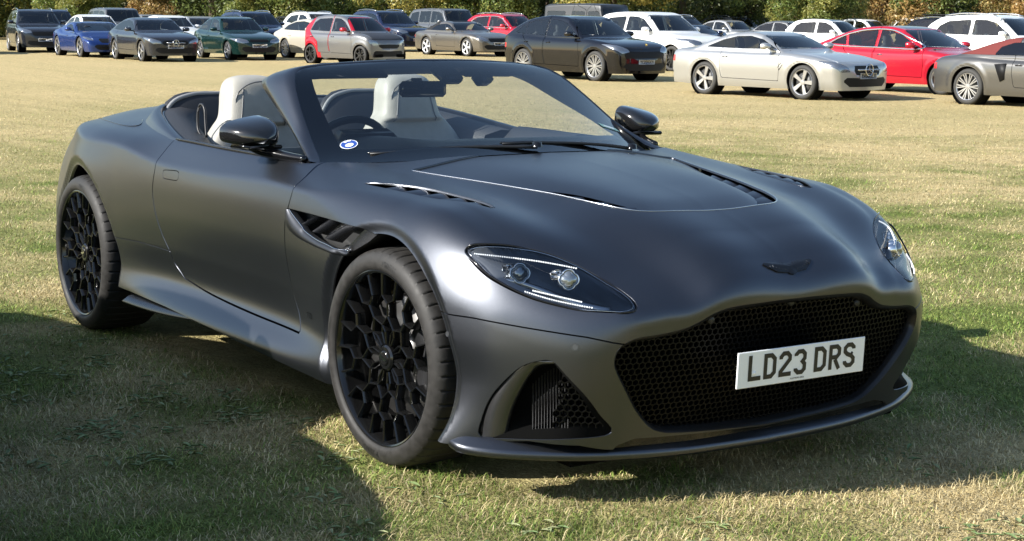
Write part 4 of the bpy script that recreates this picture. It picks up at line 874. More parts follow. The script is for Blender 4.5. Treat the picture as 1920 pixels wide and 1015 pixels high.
for y in np.linspace(-.80, .80, 33):
    hump = .030*math.exp(-((y+.38)/.17)**2); zt = .965+hump-.012*abs(y)/.8
    xf = -.62-.16*(abs(y)/.8)**2
    dash.append([[xf, y, .925], [xf-.15, y, zt-.022], [xf-.30, y, zt], [-1.06-.04*abs(y), y, zt], [-1.12-.04*abs(y), y, zt-.015], [-1.14-.03*abs(y), y, zt-.06], [-1.08, y, zt-.16], [-1.02, y, .70], [-1.0, y, .35]])
MB().grid(np.array(dash)).build('dashboard', LEATHER, car)
MB().box((-1.12, -.38, .975), (.12, .27, .06), roty(R(14)), .5).build('instrument_binnacle', DARK, car)
MB().box((-1.5, 0, .50), (1.1, .24, .42), None, .15).build('centre_tunnel', LEATHER, car)
# steering wheel
t = np.linspace(0, 2*np.pi, 40, endpoint=False); sw = np.stack([np.zeros(40), np.cos(t)*.185, np.sin(t)*.175], 1)@roty(R(24)).T+np.array([-1.285, -.38, .885])
swo = MB().tube(sw, .016, 10, True).build('steering_wheel', DARK, car)
mb = MB(); c_ = np.array([-1.262, -.38, .878])
for k in (0, 20, 30): mb.tube([c_, sw[k]], [.020, .012], 8)
mb.box(c_, (.04, .14, .10), roty(R(24)), .4); mb.build('steering_hub', DARK, swo)
# front seats
def seat(y0, name='front_seat'):
    e = empty('seat_helper'); bpy.data.objects.remove(e)
    rows = []
    prof = [(.48, -2.02, .265, .10), (.60, -2.03, .275, .11), (.72, -2.06, .275, .115), (.82, -2.09, .265, .11), (.90, -2.115, .235, .105), (.96, -2.13, .19, .10), (1.00, -2.14, .155, .098), (1.05, -2.15, .142, .098), (1.10, -2.16, .135, .095), (1.145, -2.17, .120, .085), (1.17, -2.175, .095, .065), (1.182, -2.18, .05, .035), (1.184, -2.18, .002, .002)]
    for z, xc, hw, dp in smooth_poly(np.array(prof), 4, False):
        an = np.linspace(0, 2*np.pi, 36, endpoint=False); ca, sa = np.cos(an), np.sin(an)
        px_ = np.sign(ca)*np.abs(ca)**.55*dp; py_ = np.sign(sa)*np.abs(sa)**.7*hw
        bol = .035*(np.abs(py_)/max(hw, .01))**3*(ca > 0)*(z < .98)      # side bolsters
        rows.append(np.stack([xc+px_+bol-.03*(ca > 0)*(z < .98), y0+py_, np.full(36, z)], 1))
    so = MB().grid(np.array(rows), closed_v=True).build(name, CREAM, car)
    cu = []
    for x, zt, hw in ((-1.50, .50, .22), (-1.54, .60, .25), (-1.70, .625, .265), (-1.9, .60, .265), (-2.02, .57, .26)):
        an = np.linspace(0, 2*np.pi, 28, endpoint=False); cu.append(np.stack([np.full(28, x), y0+np.sign(np.cos(an))*np.abs(np.cos(an))**.6*hw, zt-.09+np.sign(np.sin(an))*np.abs(np.sin(an))**.6*.09], 1))
    MB().grid(np.array(cu), closed_v=True).build('seat_cushion', CREAM, so)
    # pleated shoulder inserts
    mb = MB()
    for sd in (-1, 1):
        for k in range(9):
            z0 = .74+.024*k; yy = y0+sd*(.235-.012*max(0, k-4)); mb.tube([[-1.975-.022*k*.75+.02, yy, z0], [-1.975-.022*k*.75+.005, yy-sd*.07, z0+.02]], .0085, 6)
    mb.build('seat_pleats', mat('cream_shadow', (.27, .26, .23), .5), so)
    for sd in (-1, 1):      # long seams down the backrest
        q = np.array([[0, y0+sd*yy, zz] for yy, zz in ((.075, 1.13), (.088, 1.06), (.10, 1.0), (.125, .93), (.15, .85), (.155, .72))]); q = smooth_poly(q, 4, False)
        pr = np.array(prof); q[:, 0] = np.interp(q[:, 2], pr[:, 0], pr[:, 1])+np.interp(q[:, 2], pr[:, 0], pr[:, 3])*(1-(np.abs(q[:, 1]-y0)/np.interp(q[:, 2], pr[:, 0], pr[:, 2]))**3.2)**.28-.03*(q[:, 2] < .98)+.001
        MB().tube(q, .0028, 5).build('seat_seam', mat('piping_grey', (.16, .16, .16), .5), so)
    # headrest piping
    q = [[-2.063+.0, y0+.112*math.sin(a), 1.075+.085*math.cos(a)] for a in np.linspace(0, 2*np.pi, 30, endpoint=False)]
    q = np.array(q); q[:, 0] = -2.058-.12*np.maximum(q[:, 2]-1.09, 0)+.02*(1-(np.abs(q[:, 1]-y0)/.112)**2)-.02
    MB().tube(q, .0035, 5, True).build('seat_piping', mat('piping_grey', (.16, .16, .16), .5), so)
    return so
seat(-.385); seat(.385)
# rear seats, bulkhead, belts
for s in (-1, 1):
    rows = []
    for z, xc, hw, dp in ((.60, -2.50, .27, .06), (.80, -2.53, .275, .065), (.92, -2.57, .26, .06), (1.00, -2.60, .235, .055), (1.05, -2.62, .20, .05), (1.08, -2.63, .15, .04), (1.092, -2.635, .10, .02), (1.095, -2.635, .002, .002)):
        an = np.linspace(0, 2*np.pi, 30, endpoint=False); rows.append(np.stack([xc+np.cos(an)*dp, s*.40+np.sign(np.sin(an))*np.abs(np.sin(an))**.7*hw, np.full(30, z)], 1))
    ro = MB().grid(np.array(rows), closed_v=True).build('rear_seat', LEATHER, car)
    pth = [[-2.555+.0, s*.40-.245, .78], [-2.565, s*.40-.245, .90], [-2.575, s*.40-.225, .99], [-2.59, s*.40-.17, 1.055], [-2.598, s*.40-.08, 1.082], [-2.60, s*.40, 1.085], [-2.598, s*.40+.08, 1.082], [-2.59, s*.40+.17, 1.055], [-2.575, s*.40+.225, .99], [-2.565, s*.40+.245, .90], [-2.555, s*.40+.245, .78]]
    MB().tube(smooth_poly(np.array(pth), 4, False), .010, 7).build('rear_seat_trim', mat('trim_grey', (.25, .25, .25), .45), ro)
    if s > 0: continue
    bp = smooth_poly(np.array([[-2.02, s*.66, .93], [-2.04, s*.655, .99], [-2.06, s*.65, 1.05], [-2.10, s*.65, 1.065], [-2.12, s*.655, 1.03], [-2.11, s*.66, .96], [-2.07, s*.66, .93]]), 4, False)
    MB().tube(bp, .006, 6).build('belt_loop', DARK, car)
# raised collar round the back of the cockpit
c0 = smooth_poly(np.array([[-1.86,.856,.930],[-2.06,.839,.936],[-2.32,.80,.940],[-2.58,.735,.948],[-2.76,.62,.960],[-2.87,.42,.985],[-2.92,.2,1.0],[-2.93,0,1.005]]), 6, False)
c1 = smooth_poly(np.array([[-1.88,.848,.936],[-2.07,.818,.962],[-2.31,.765,.996],[-2.53,.690,1.024],[-2.68,.57,1.042],[-2.78,.40,1.052],[-2.82,.2,1.058],[-2.83,0,1.06]]), 6, False)
ctr_ = np.array([-2.05, 0, 1.0]); din = ctr_-c1; din[:, 2] = 0; din /= np.linalg.norm(din, axis=1, keepdims=True)
rows = [c0-np.array([0, 0, .006]), c0*.4+c1*.6, c1, c1+din*.018+np.array([0, 0, .003]), c1+din*.03]
MB().grid(both(rows)).build('tonneau_collar', PAINT, car)
c2 = c1+din*.03
rows = [c2, c2+din*.006-np.array([0, 0, .012]), c2+din*.014-np.array([0, 0, .012])]
MB().grid(both(rows)).build('collar_seal', BLACK, car)
c3_ = c2+din*.014-np.array([0, 0, .012]); k_ = np.linspace(0, 1, len(c3_))[:, None]
rows = [c3_, c3_+din*.05+np.array([0, 0, .004]), c3_+din*.13-np.array([0, 0, .02]), c3_+din*.16-np.array([0, 0, .10]), c3_+din*.17-np.array([0, 0, .5])]
MB().grid(both(rows)).build('rear_shelf_trim', mat('shelf_leather', (.035, .036, .04), .55, bump=(200, .2)), car)
# underbody and wheel housings
mb = MB(); mb.box((-1.4, 0, .235), (3.9, 1.30, .05), None, .1); mb.box((-1.4, 0, .24), (1.95, 1.76, .04), None, .1); mb.build('underbody', VOID, car)
for x, s in ((ARCH[0][0], 1), (ARCH[0][0], -1), (ARCH[1][0], 1), (ARCH[1][0], -1)):
    a = np.linspace(-.25, math.pi+.25, 26); ro = np.stack([x+.43*np.cos(a), np.zeros(26), .362+.43*np.sin(a)], 1)
    G = np.array([ro+np.array([0, yy, 0]) for yy in (.90 if x > -1 else .86, .60, .58)]); G[2] = np.array([x, .58, .36])*.9+G[2]*.1
    MB().grid(G*np.array([1, s, 1])).build('wheel_housing', VOID, car)
MB().box((-3.70, 0, .55), (.05, 1.1, .55), None, .2).build('rear_fascia', DARK, car)
# ------------------------------------------------------------------ wheels
RUB = mat('tyre_rubber', (.025, .0235, .022), .58, 0, .3, noise=(40, .25)); RIM = mat('rim_black', (.007, .007, .007), .13, 0, .6, coat=.2)
DISC = mat('brake_disc', (.16, .155, .15), .32, .9); CAL = mat('caliper_grey', (.05, .05, .052), .3, .6)
def text_mesh(body):
    c = bpy.data.curves.new('t', 'FONT'); c.body = body; c.size = 1; o = bpy.data.objects.new('t', c); COL.objects.link(o)
    me = bpy.data.meshes.new_from_object(o.evaluated_get(bpy.context.evaluated_depsgraph_get())); V = np.array([v.co[:2] for v in me.vertices]); F = [list(p.vertices) for p in me.polygons]
    bpy.data.objects.remove(o); bpy.data.curves.remove(c); bpy.data.meshes.remove(me); return V, F
_prof = [(.282,-.024),(.286,-.012),(.293,-.004),(.303,.000),(.318,-.002),(.334,-.008),(.345,-.017),(.3515,-.028),(.355,-.042),(.3575,-.075),(.3585,-.13),(.3575,-.19),(.355,-.225),(.350,-.24),(.33,-.262),(.30,-.266),(.27,-.25)]
def tyre(parent, wid):
    n = 432; t = np.linspace(0, 2*np.pi, n, endpoint=False); pr = np.array(_prof); pr[:, 1] *= wid/.266; rows = []
    slot = (np.arange(n) % 9 == 0)
    for k, (r, y) in enumerate(pr):
        rr = np.full(n, r)
        if 7 <= k <= 13: rr = rr-np.where(slot, .005, 0)
        rows.append(np.stack([rr*np.cos(t), np.full(n, y), rr*np.sin(t)], 1))
    to = MB().grid(np.array(rows), closed_v=True).build('tyre', RUB, parent, sharp=35)
    # lettering on the sidewall
    for body, a0, size in (('PIRELLI', 78, .026), ('P ZERO', 262, .028), ('P ZERO', 170, .024)):
        mb = MB(); V, F = text_mesh(body); V = V*size; V[:, 0] -= V[:, 0].max()/2; r = .3075+V[:, 1]; an = R(a0)-V[:, 0]/.318
        yy = np.interp(r, pr[:6, 0], pr[:6, 1])+.0012
        mb.add(np.stack([r*np.cos(an), yy, r*np.sin(an)], 1), [f[::-1] for f in F])
        mb.build('tyre_lettering', mat('letter_black', (.006, .006, .006), .5), parent, smooth=False)
    return to
def bar(mb, a, b, wa, wb, dp):
    a, b = np.array(a), np.array(b); d = (b-a)/np.linalg.norm(b-a); l = np.cross(d, [0, 1, 0]); l /= np.linalg.norm(l); up = np.array([0, 1., 0])
    rings = []
    for p, w_ in ((a, wa), (b, wb)):
        w_ = w_*.70; rings.append([p+l*(-w_/2)*1.35-up*dp, p-l*w_/2-up*.0045, p-l*(w_/2-.0028), p+l*(w_/2-.0028), p+l*w_/2-up*.0045, p+l*(w_/2)*1.35-up*dp])
    mb.grid(np.array(rings)); 
def fy(r): return np.interp(r, [0, .05, .10, .18, .262], [-.034, -.034, -.030, -.020, -.018])
def pol(a, r):
    r = r*1.035
    return (r*math.cos(R(a)), float(fy(r)), r*math.sin(R(a)))
def main_wheel():
    mb = MB()
    mb.lathe_y([(.272,-.040),(.277,-.016),(.280,-.011),(.285,-.0085),(.2885,-.0095),(.290,-.014),(.288,-.022)], 120)
    mb.lathe_y([(.272,-.040),(.264,-.07),(.250,-.10),(.248,-.24)], 96)
    for k in range(10):
        a = 36*k+9
        for s in (-1, 1):
            bar(mb, pol(a+s*5, .045), pol(a+s*6.5, .082), .010, .010, .03)           # paired inner petals
            bar(mb, pol(a+s*6.5, .082), pol(a, .104), .010, .010, .03)
            bar(mb, pol(a, .104), pol(a+s*18, .136), .011, .011, .032)
            bar(mb, pol(a+18, .178), pol(a+18+s*9.5, .200), .011, .0105, .034)
            bar(mb, pol(a+18+s*9.5, .200), pol(a+18+s*9, .266), .0105, .012, .036)
        bar(mb, pol(a+18, .134), pol(a+18, .180), .012, .012, .034)
        mb_a = pol(a, .150)
    mb.lathe_y([(.001,-.030),(.024,-.030),(.027,-.027),(.036,-.028),(.042,-.034),(.046,-.07)], 48)
    return mb
_wm = main_wheel(); _wproto = None
for x, s, wid in ((0, -1, .266), (0, 1, .266), (-2.805, -1, .30), (-2.805, 1, .30)):
    loc = (x, s*(.946 if x == 0 else .966), .357); rz = .046 if x == 0 else 0.
    wo = _wm.build('wheel', RIM, car, loc=loc, sharp=32) if s > 0 else _wm.build('wheel', RIM, car, loc=loc, mirror=True, sharp=32)
    wo.rotation_euler = (0, R(17 if x == 0 else -11), rz); wo.rotation_mode = 'XYZ'
    class _Mir(MB): pass
    def put(fn):
        before = set(bpy.data.objects); fn()
        for o in set(bpy.data.objects)-before:
            if s < 0: o.scale = (1, -1, 1)
    put(lambda: tyre(wo, wid))
    for o in wo.children: o.rotation_euler = (0, R(-17 if x == 0 else 11), 0)
    put(lambda: MB().lathe_y([(.001,-.022),(.018,-.022),(.024,-.024),(.026,-.03)], 32).build('hub_cap', mat('cap_black', (.02, .02, .02), .15, .5), wo))
    V = np.array([[-.022, .004], [-.008, .0035], [0, .002], [.008, .0035], [.022, .004], [.016, -.003], [.005, -.005], [-.005, -.005], [-.016, -.003]])
    put(lambda: obj('cap_wings', np.concatenate([np.stack([V[:, 0], np.full(9, -.0205), V[:, 1]], 1), [[0, -.0205, 0]]]), [[(i+1) % 9, i, 9] for i in range(9)], CHROME, wo, smooth=False))
    put(lambda: MB().lathe_y([(.09,-.085),(.10,-.092),(.20,-.092),(.203,-.096),(.203,-.122),(.20,-.126),(.10,-.126)], 64).build('brake_disc', DISC, wo))
    def cal():
        rows = []; off = R(17 if x == 0 else -11)
        for a in np.linspace(R(-34), R(44), 12):
            ca = a+off*0; rr = [(.135, -.070), (.205, -.062), (.218, -.075), (.220, -.16), (.135, -.16)]
            rows.append([(r_*math.cos(a), y_, r_*math.sin(a)) for r_, y_ in rr])
        if x < -1: rows = [[(-p[0], p[1], p[2]) for p in r_] for r_ in rows][::-1]
        MB().grid(np.array(rows), closed_v=True).build('brake_caliper', CAL, wo).rotation_euler = (0, R(-17 if x == 0 else 11), 0)
    put(cal)
# ================================================================== parked cars (x forward from the front axle, y left, z up)
SHAPES = {}
def shape(key, L, W, H, wb, fo, wr, low, roof, wins, ws, belt=.93, tumble=.20, inset=.09, step=.05, **kw):
    SHAPES[key] = dict(L=L, W=W, H=H, wb=wb, fo=fo, wr=wr, low=low, roof=roof, wins=wins, ws=ws, belt=belt, tumble=tumble, inset=inset, step=step, **kw)
shape('coupe', 4.70, 1.84, 1.39, 2.76, .85, .33, [(-3.85,.62),(-3.78,.90),(-3.3,.99),(-2.4,.96),(-1,.94),(-.55,.96),(0,.91),(.5,.82),(.78,.70),(.86,.5)], [(-3.55,.97),(-2.9,1.20),(-2.2,1.36),(-1.7,1.39),(-1.3,1.33),(-.5,.95)],
      [[(-3.0,1.0),(-2.75,1.16),(-2.3,1.27),(-1.75,1.30),(-1.35,1.25),(-.80,.98),(-1.6,.97),(-2.4,.98)]], (-.56,1.0,-1.30,1.30), lamp=[(0.44, 0.58), (0.7, 0.56), (0.86, 0.68), (0.9, 0.78), (0.7, 0.74), (0.48, 0.66)], grille=[(-0.5, 0.52), (0.38, 0.52), (0.44, 0.6), (0.36, 0.68), (-0.5, 0.68)])
shape('saloon', 4.60, 1.75, 1.44, 2.72, .90, .31, [(-3.70,.60),(-3.66,.92),(-3.2,1.0),(-2.4,.95),(-1,.92),(-.55,.95),(0,.89),(.5,.80),(.8,.68),(.90,.5)], [(-3.25,.98),(-2.75,1.25),(-2.3,1.40),(-1.8,1.44),(-1.3,1.39),(-.5,.94)],
      [[(-2.95,.99),(-2.7,1.18),(-2.35,1.30),(-1.98,1.34),(-1.98,.97)],[(-1.9,.97),(-1.9,1.34),(-1.6,1.34),(-1.3,1.29),(-.82,.97)]], (-.55,.99,-1.28,1.35), lamp=[(0.36, 0.58), (0.6, 0.56), (0.8, 0.62), (0.86, 0.72), (0.66, 0.74), (0.4, 0.68)], grille=[(-0.5, 0.6), (0.3, 0.6), (0.34, 0.66), (0.3, 0.7), (-0.5, 0.7)])
shape('suv', 4.50, 1.86, 1.63, 2.66, .88, .35, [(-3.60,.65),(-3.58,1.0),(-3.2,1.08),(-2,1.05),(-.7,1.04),(-.5,1.05),(0,1.0),(.45,.94),(.78,.82),(.88,.55)], [(-3.62,1.05),(-3.35,1.40),(-2.95,1.58),(-2.2,1.63),(-1.6,1.62),(-1.25,1.55),(-.45,1.06)],
      [[(-3.15,1.12),(-3.0,1.33),(-2.75,1.45),(-2.05,1.50),(-2.05,1.09)],[(-1.96,1.09),(-1.96,1.50),(-1.6,1.49),(-1.3,1.42),(-.80,1.09)]], (-.52,1.10,-1.26,1.53), belt=1.05, rails=True, lamp=[(0.48, 0.74), (0.7, 0.72), (0.88, 0.82), (0.9, 0.92), (0.66, 0.88), (0.48, 0.82)])
shape('macan', 4.70, 1.93, 1.60, 2.81, .90, .37, [(-3.78,.70),(-3.74,1.02),(-3.3,1.12),(-2,1.07),(-.7,1.05),(-.45,1.06),(0,1.02),(.5,.94),(.8,.80),(.9,.55)], [(-3.72,1.08),(-3.25,1.35),(-2.7,1.53),(-2.0,1.60),(-1.5,1.58),(-1.15,1.49),(-.40,1.07)],
      [[(-3.22,1.14),(-3.02,1.30),(-2.85,1.37),(-2.78,1.12)],[(-2.72,1.12),(-2.80,1.38),(-2.5,1.46),(-1.98,1.49),(-1.98,1.09)],[(-1.90,1.09),(-1.90,1.49),(-1.55,1.47),(-1.25,1.40),(-.72,1.09)]], (-.46,1.12,-1.2,1.49), belt=1.06, step=.036, lamp=[(0.5, 0.72), (0.72, 0.68), (0.9, 0.8), (0.92, 0.92), (0.72, 0.88), (0.54, 0.8)], grille=[(-0.5, 0.58), (0.62, 0.56), (0.66, 0.66), (0.58, 0.74), (-0.5, 0.72)])
shape('sl', 4.62, 1.88, 1.315, 2.585, .93, .34, [(-3.68,.58),(-3.64,.86),(-3.3,.965),(-2.7,.955),(-1.2,.93),(-.6,.935),(0,.895),(.5,.81),(.84,.70),(.93,.5)], [(-3.05,.965),(-2.5,1.17),(-2.0,1.285),(-1.6,1.31),(-1.15,1.24),(-.45,.95)],
      [[(-2.62,.985),(-2.2,1.14),(-1.85,1.215),(-1.5,1.225),(-1.15,1.16),(-.72,.975),(-1.6,.965)]], (-.50,.98,-1.15,1.235), step=.034, belt=.94, lamp=[(0.5, 0.56), (0.72, 0.55), (0.86, 0.66), (0.9, 0.78), (0.74, 0.76), (0.56, 0.66)], grille=[(-0.5, 0.5), (0.36, 0.5), (0.4, 0.58), (0.36, 0.68), (-0.5, 0.68)])
shape('tesla', 4.69, 1.85, 1.44, 2.875, .84, .335, [(-3.83,.60),(-3.78,.92),(-3.4,1.03),(-2.4,.97),(-1,.94),(-.5,.95),(0,.90),(.45,.82),(.75,.70),(.84,.5)], [(-3.6,1.03),(-3.0,1.24),(-2.4,1.40),(-1.8,1.44),(-1.3,1.38),(-.30,.93)],
      [[(-3.12,1.03),(-2.95,1.12),(-2.72,1.21),(-2.66,1.01)],[(-2.60,1.0),(-2.66,1.23),(-2.3,1.31),(-1.86,1.345),(-1.86,.98)],[(-1.78,.98),(-1.78,1.345),(-1.5,1.33),(-1.2,1.25),(-.62,.97)]], (-.34,.985,-1.25,1.36), step=.036, belt=.95, winline=True, lamp=[(0.46, 0.62), (0.7, 0.6), (0.88, 0.7), (0.9, 0.78), (0.66, 0.72)])
shape('smart', 3.50, 1.66, 1.55, 2.49, .52, .30, [(-2.96,.60),(-2.94,.95),(-2.7,1.02),(-2,1.0),(-.5,.98),(-.25,1.0),(.1,.95),(.38,.84),(.50,.70),(.52,.5)], [(-3.0,1.0),(-2.78,1.30),(-2.4,1.50),(-1.8,1.55),(-1.2,1.52),(-.9,1.46),(-.2,1.0)],
      [[(-2.55,1.05),(-2.42,1.30),(-2.2,1.41),(-1.55,1.44),(-1.55,1.02)],[(-1.46,1.02),(-1.46,1.44),(-1.15,1.42),(-.9,1.32),(-.52,1.03)]], (-.24,1.05,-.92,1.45), step=.045, belt=1.0, lamp=[(0.42, 0.62), (0.6, 0.6), (0.72, 0.68), (0.72, 0.8), (0.54, 0.78), (0.44, 0.72)], grille=[(-0.5, 0.52), (0.3, 0.52), (0.42, 0.58), (0.4, 0.64), (-0.5, 0.66)])
shape('convertible', 4.79, 1.89, 1.33, 2.75, .95, .345, [(-3.83,.55),(-3.78,.82),(-3.4,.95),(-2.7,.95),(-1.2,.92),(-.7,.93),(0,.90),(.5,.80),(.86,.66),(.95,.45)], [(-3.1,.955),(-2.7,1.13),(-2.2,1.30),(-1.8,1.33),(-1.45,1.28),(-.62,.94)],
      [[(-2.55,.975),(-2.25,1.14),(-1.95,1.21),(-1.6,1.225),(-1.35,1.18),(-.88,.965),(-1.6,.955)]], (-.66,.98,-1.42,1.26), belt=.94, softtop=True, lamp=[(0.48, 0.6), (0.66, 0.58), (0.82, 0.66), (0.86, 0.76), (0.66, 0.74), (0.52, 0.68)])
shape('boxster', 4.38, 1.80, 1.28, 2.475, .90, .34, [(-3.47,.55),(-3.42,.78),(-3.1,.92),(-2.6,.945),(-1.9,.90),(-1.0,.88),(-.55,.90),(0,.88),(.45,.78),(.8,.64),(.9,.45)], [(-2.95,.93),(-2.5,1.06),(-2.0,1.21),(-1.6,1.28),(-1.3,1.27),(-1.05,1.20),(-.40,.90)],
      [[(-1.95,.95),(-1.85,1.10),(-1.6,1.18),(-1.3,1.19),(-1.08,1.13),(-.66,.94)]], (-.45,.95,-1.05,1.22), step=.036, belt=.91, softtop=True)
shape('ferrari', 4.53, 1.94, 1.21, 2.65, 1.0, .345, [(-3.50,.60),(-3.45,.86),(-3.1,.96),(-2.6,.98),(-2.0,.88),(-1.0,.84),(-.55,.86),(0,.88),(.4,.76),(.8,.58),(1.0,.42)], [(-3.0,.95),(-2.4,1.08),(-1.9,1.19),(-1.6,1.21),(-1.3,1.18),(-.30,.85)],
      [[(-1.95,.90),(-1.85,1.06),(-1.6,1.12),(-1.3,1.09),(-.75,.89)]], (-.38,.90,-1.25,1.16), belt=.87)
shape('defender', 4.60, 1.80, 2.0, 2.79, .72, .40, [(-3.86,.6),(-3.84,1.16),(-3.0,1.18),(-1.2,1.18),(-.75,1.18),(0,1.16),(.5,1.14),(.68,1.05),(.72,.6)], [(-3.88,1.2),(-3.82,1.92),(-3.6,1.99),(-2.4,2.01),(-1.3,1.98),(-1.12,1.90),(-.80,1.2)],
      [[(-3.6,1.38),(-3.6,1.74),(-2.75,1.74),(-2.75,1.38)],[(-2.45,1.30),(-2.45,1.74),(-1.85,1.74),(-1.85,1.30)],[(-1.72,1.30),(-1.72,1.74),(-1.25,1.74),(-1.02,1.30)]], (-.84,1.28,-1.08,1.80), belt=1.18, tumble=.10, inset=.06)
shape('range', 4.97, 1.98, 1.86, 2.88, .88, .385, [(-4.05,.7),(-4.02,1.12),(-3.5,1.17),(-1.2,1.15),(-.7,1.15),(0,1.12),(.5,1.08),(.8,.98),(.88,.6)], [(-4.08,1.18),(-3.85,1.62),(-3.6,1.80),(-2.4,1.86),(-1.6,1.84),(-1.3,1.78),(-.65,1.16)],
      [[(-3.78,1.24),(-3.62,1.62),(-3.05,1.70),(-3.05,1.22)],[(-2.97,1.21),(-2.97,1.70),(-2.15,1.72),(-2.15,1.20)],[(-2.06,1.20),(-2.06,1.72),(-1.5,1.68),(-1.3,1.60),(-.98,1.20)]], (-.70,1.22,-1.30,1.76), belt=1.17, tumble=.16)
_built = {}; _bf = {}
GLASSD = glass('car_glass', (.62, .68, .68), 1.9); SEATD = mat('seat_dark', (.06, .06, .062), .7); LAMPM = mat('car_lamp', (.30, .32, .35), .12, .75, coat=1); TYREM = mat('car_tyre', (.035, .034, .032), .75)
RIMS = mat('rim_silver', (.50, .50, .51), .3, .8); RIMD = mat('rim_dark', (.03, .03, .03), .3, .5); PLATEW = mat('plate_white'); TAIL = mat('tail_lamp', (.45, .02, .02), .15, 0, coat=1); TRIMB = mat('trim_black2', (.006, .006, .007), .55, 0, .3); CHR = mat('bright_metal')
def car_mesh(key):
    """cut one body shape into panels; returns {part: [(P, T, N)]} for the left half"""
    S = SHAPES[key]; L, W, fo, wb, wr, st = S['L'], S['W'], S['fo'], S['wb'], S['wr'], S['step']
    low = Sp(*zip(*S['low']), mono=True); rf = Sp(*zip(*S['roof']), mono=True); x0 = fo-L; xm = (fo+x0)/2; hw = W/2; bl = S['belt']; H = S['H']
    xr0, xr1 = S['roof'][0][0], S['roof'][-1][0]
    sec = Sp([.15, .28, .45, .62, .80, .95, 1.2], [.90, .955, .985, 1.0, .985, .945, .86])
    def f(P):
        x, y, z = P[:, 0], np.abs(P[:, 1]), P[:, 2]
        u = np.clip(np.abs((x-xm)/(L/2)), 0, 1.2); plan = 1-.16*u**5
        tl = z-low(x)[:, 0]+.05*(y/hw)**4
        sd = y-hw*plan*sec(z*.93/bl)[:, 0]
        ra = np.minimum(np.hypot(x, z-wr), np.hypot(x+wb, z-wr)); sd = sd+.012*(1-sstep(wr+.05, wr+.10, ra))-.012*sstep(wr+.20, wr+.09, ra)
        fr = (x-fo+.20*(y/hw)**2+.10*(np.clip(z-.55, 0, 1))**2*2); re = (x0-x+.16*(y/hw)**2)
        d = smax(smax(smax(tl, sd, .10), fr, .10), re, .10)
        wc = hw-S['inset']-S['tumble']*np.clip((z-bl)/(H-bl), 0, 1.3)
        wc = wc-.10*np.clip(u-.45, 0, 1)**2
        bow = .16*(y/hw)**2                      # screens bow in plan
        c = smax(z-rf(np.where(x > -1.2, x+bow, x-bow*.5))[:, 0]+.03*(y/hw)**2, y-wc, .07)
        return smin(d, smax(np.maximum(c, .5-z), np.maximum(re+.02, fr+.02), .03), .025)
    inner = ((x0+.5, fo-.5), (0, .3), (0, .55))
    ztop = H*.9
    P, T = box_shell(f, np.arange(x0+.02, fo+.001, st), np.arange(0, hw, st), np.arange(.16, ztop, st), inner, 16)
    sh = Sh(P, T)
    sh = sh.cut(lambda P: P[:, 2]-.20-.03*np.clip((-P[:, 0]-wb)/.8, 0, 1))
    sh = sh.cut(lambda P: np.where(P[:, 1] > hw*.55, np.minimum(np.hypot(P[:, 0], P[:, 2]-wr), np.hypot(P[:, 0]+wb, P[:, 2]-wr))-wr-.045, 1.))
    out = {}
    def take(name, fn, gap=.006, dep=.02):
        nonlocal sh
        pc = sh.cut(lambda P: fn(P)-gap); sh = sh.cut(lambda P: -fn(P))
        if len(pc.T): out.setdefault(name, []).append((pc.P, pc.T, dep))
    wins = [np.array(w_) for w_ in S['wins']]
    for w_ in wins: take('side_window', lambda P: np.where((P[:, 1] > .35*hw) & (P[:, 2] > bl-.1), sdist(P[:, [0, 2]], w_), -.3), .004, 0)
    xb, zb, xt, zt = S['ws']
    def wsf(P):
        z = P[:, 2]; lim = hw-S['inset']-S['tumble']*(z-bl)/(H-bl)-.075
        mid = np.interp(z, [zb, zt], [xb, xt])
        return np.where(P[:, 0] > min(xt, xb)-.45, np.minimum(np.minimum(z-zb, zt-z), np.minimum(lim-P[:, 1], (P[:, 0]-mid+.40))), -.3)
    take('windscreen', wsf, .004, 0)
    LZ = .66*bl/.95; 
    lp = S.get('lamp', [(hw-.34, LZ-.03), (hw-.13, LZ+.0), (hw-.02, LZ+.07), (hw-.06, LZ+.12), (hw-.30, LZ+.05)])
    take('headlight', lambda P: np.where(P[:, 0] > fo-.75, sdist(P[:, [1, 2]], np.array(lp)), -.3), .004, .03)
    gp_ = S.get('grille', [(-.5, LZ-.10), (hw*.42, LZ-.10), (hw*.50, LZ-.02), (hw*.46, LZ+.05), (-.5, LZ+.05)])
    take('grille', lambda P: np.where(P[:, 0] > fo-.45, sdist(P[:, [1, 2]], np.array(gp_)), -.3), .003, .03)
    take('lower_intake', lambda P: np.where(P[:, 0] > fo-.45, sdist(P[:, [1, 2]], np.array([(-.5, .27), (hw*.55, .27), (hw*.72, .38), (hw*.62, .45), (-.5, .43)])), -.3), .003, .03)
    take('tail_light', lambda P: np.where(P[:, 0] < x0+.30, np.minimum(sdist(P[:, [1, 2]], np.array([(hw*.62, LZ+.05), (hw*1.1, LZ-.0), (hw*1.1, LZ+.14), (hw*.62, LZ+.16)])), x0+.24-P[:, 0]), -.3), .004, .03)
    xs = [wins[-1][:, 0].max()+.06, (wins[-1][:, 0].min()-.03) if len(wins) > 1 else wins[0][:, 0].min()+.50]
    dp = np.array([(xs[1]-.02, bl+.6), (xs[1]-.03, .62), (xs[1]+.02, .36), (xs[0]+.06, .34), (xs[0]+.10, .60), (xs[0]+.05, bl-.02), (xs[0]-.55, H)])
    take('door', lambda P: np.where(P[:, 1] > hw*.5, sdist(P[:, [0, 2]], dp), -.3), .012, .02)
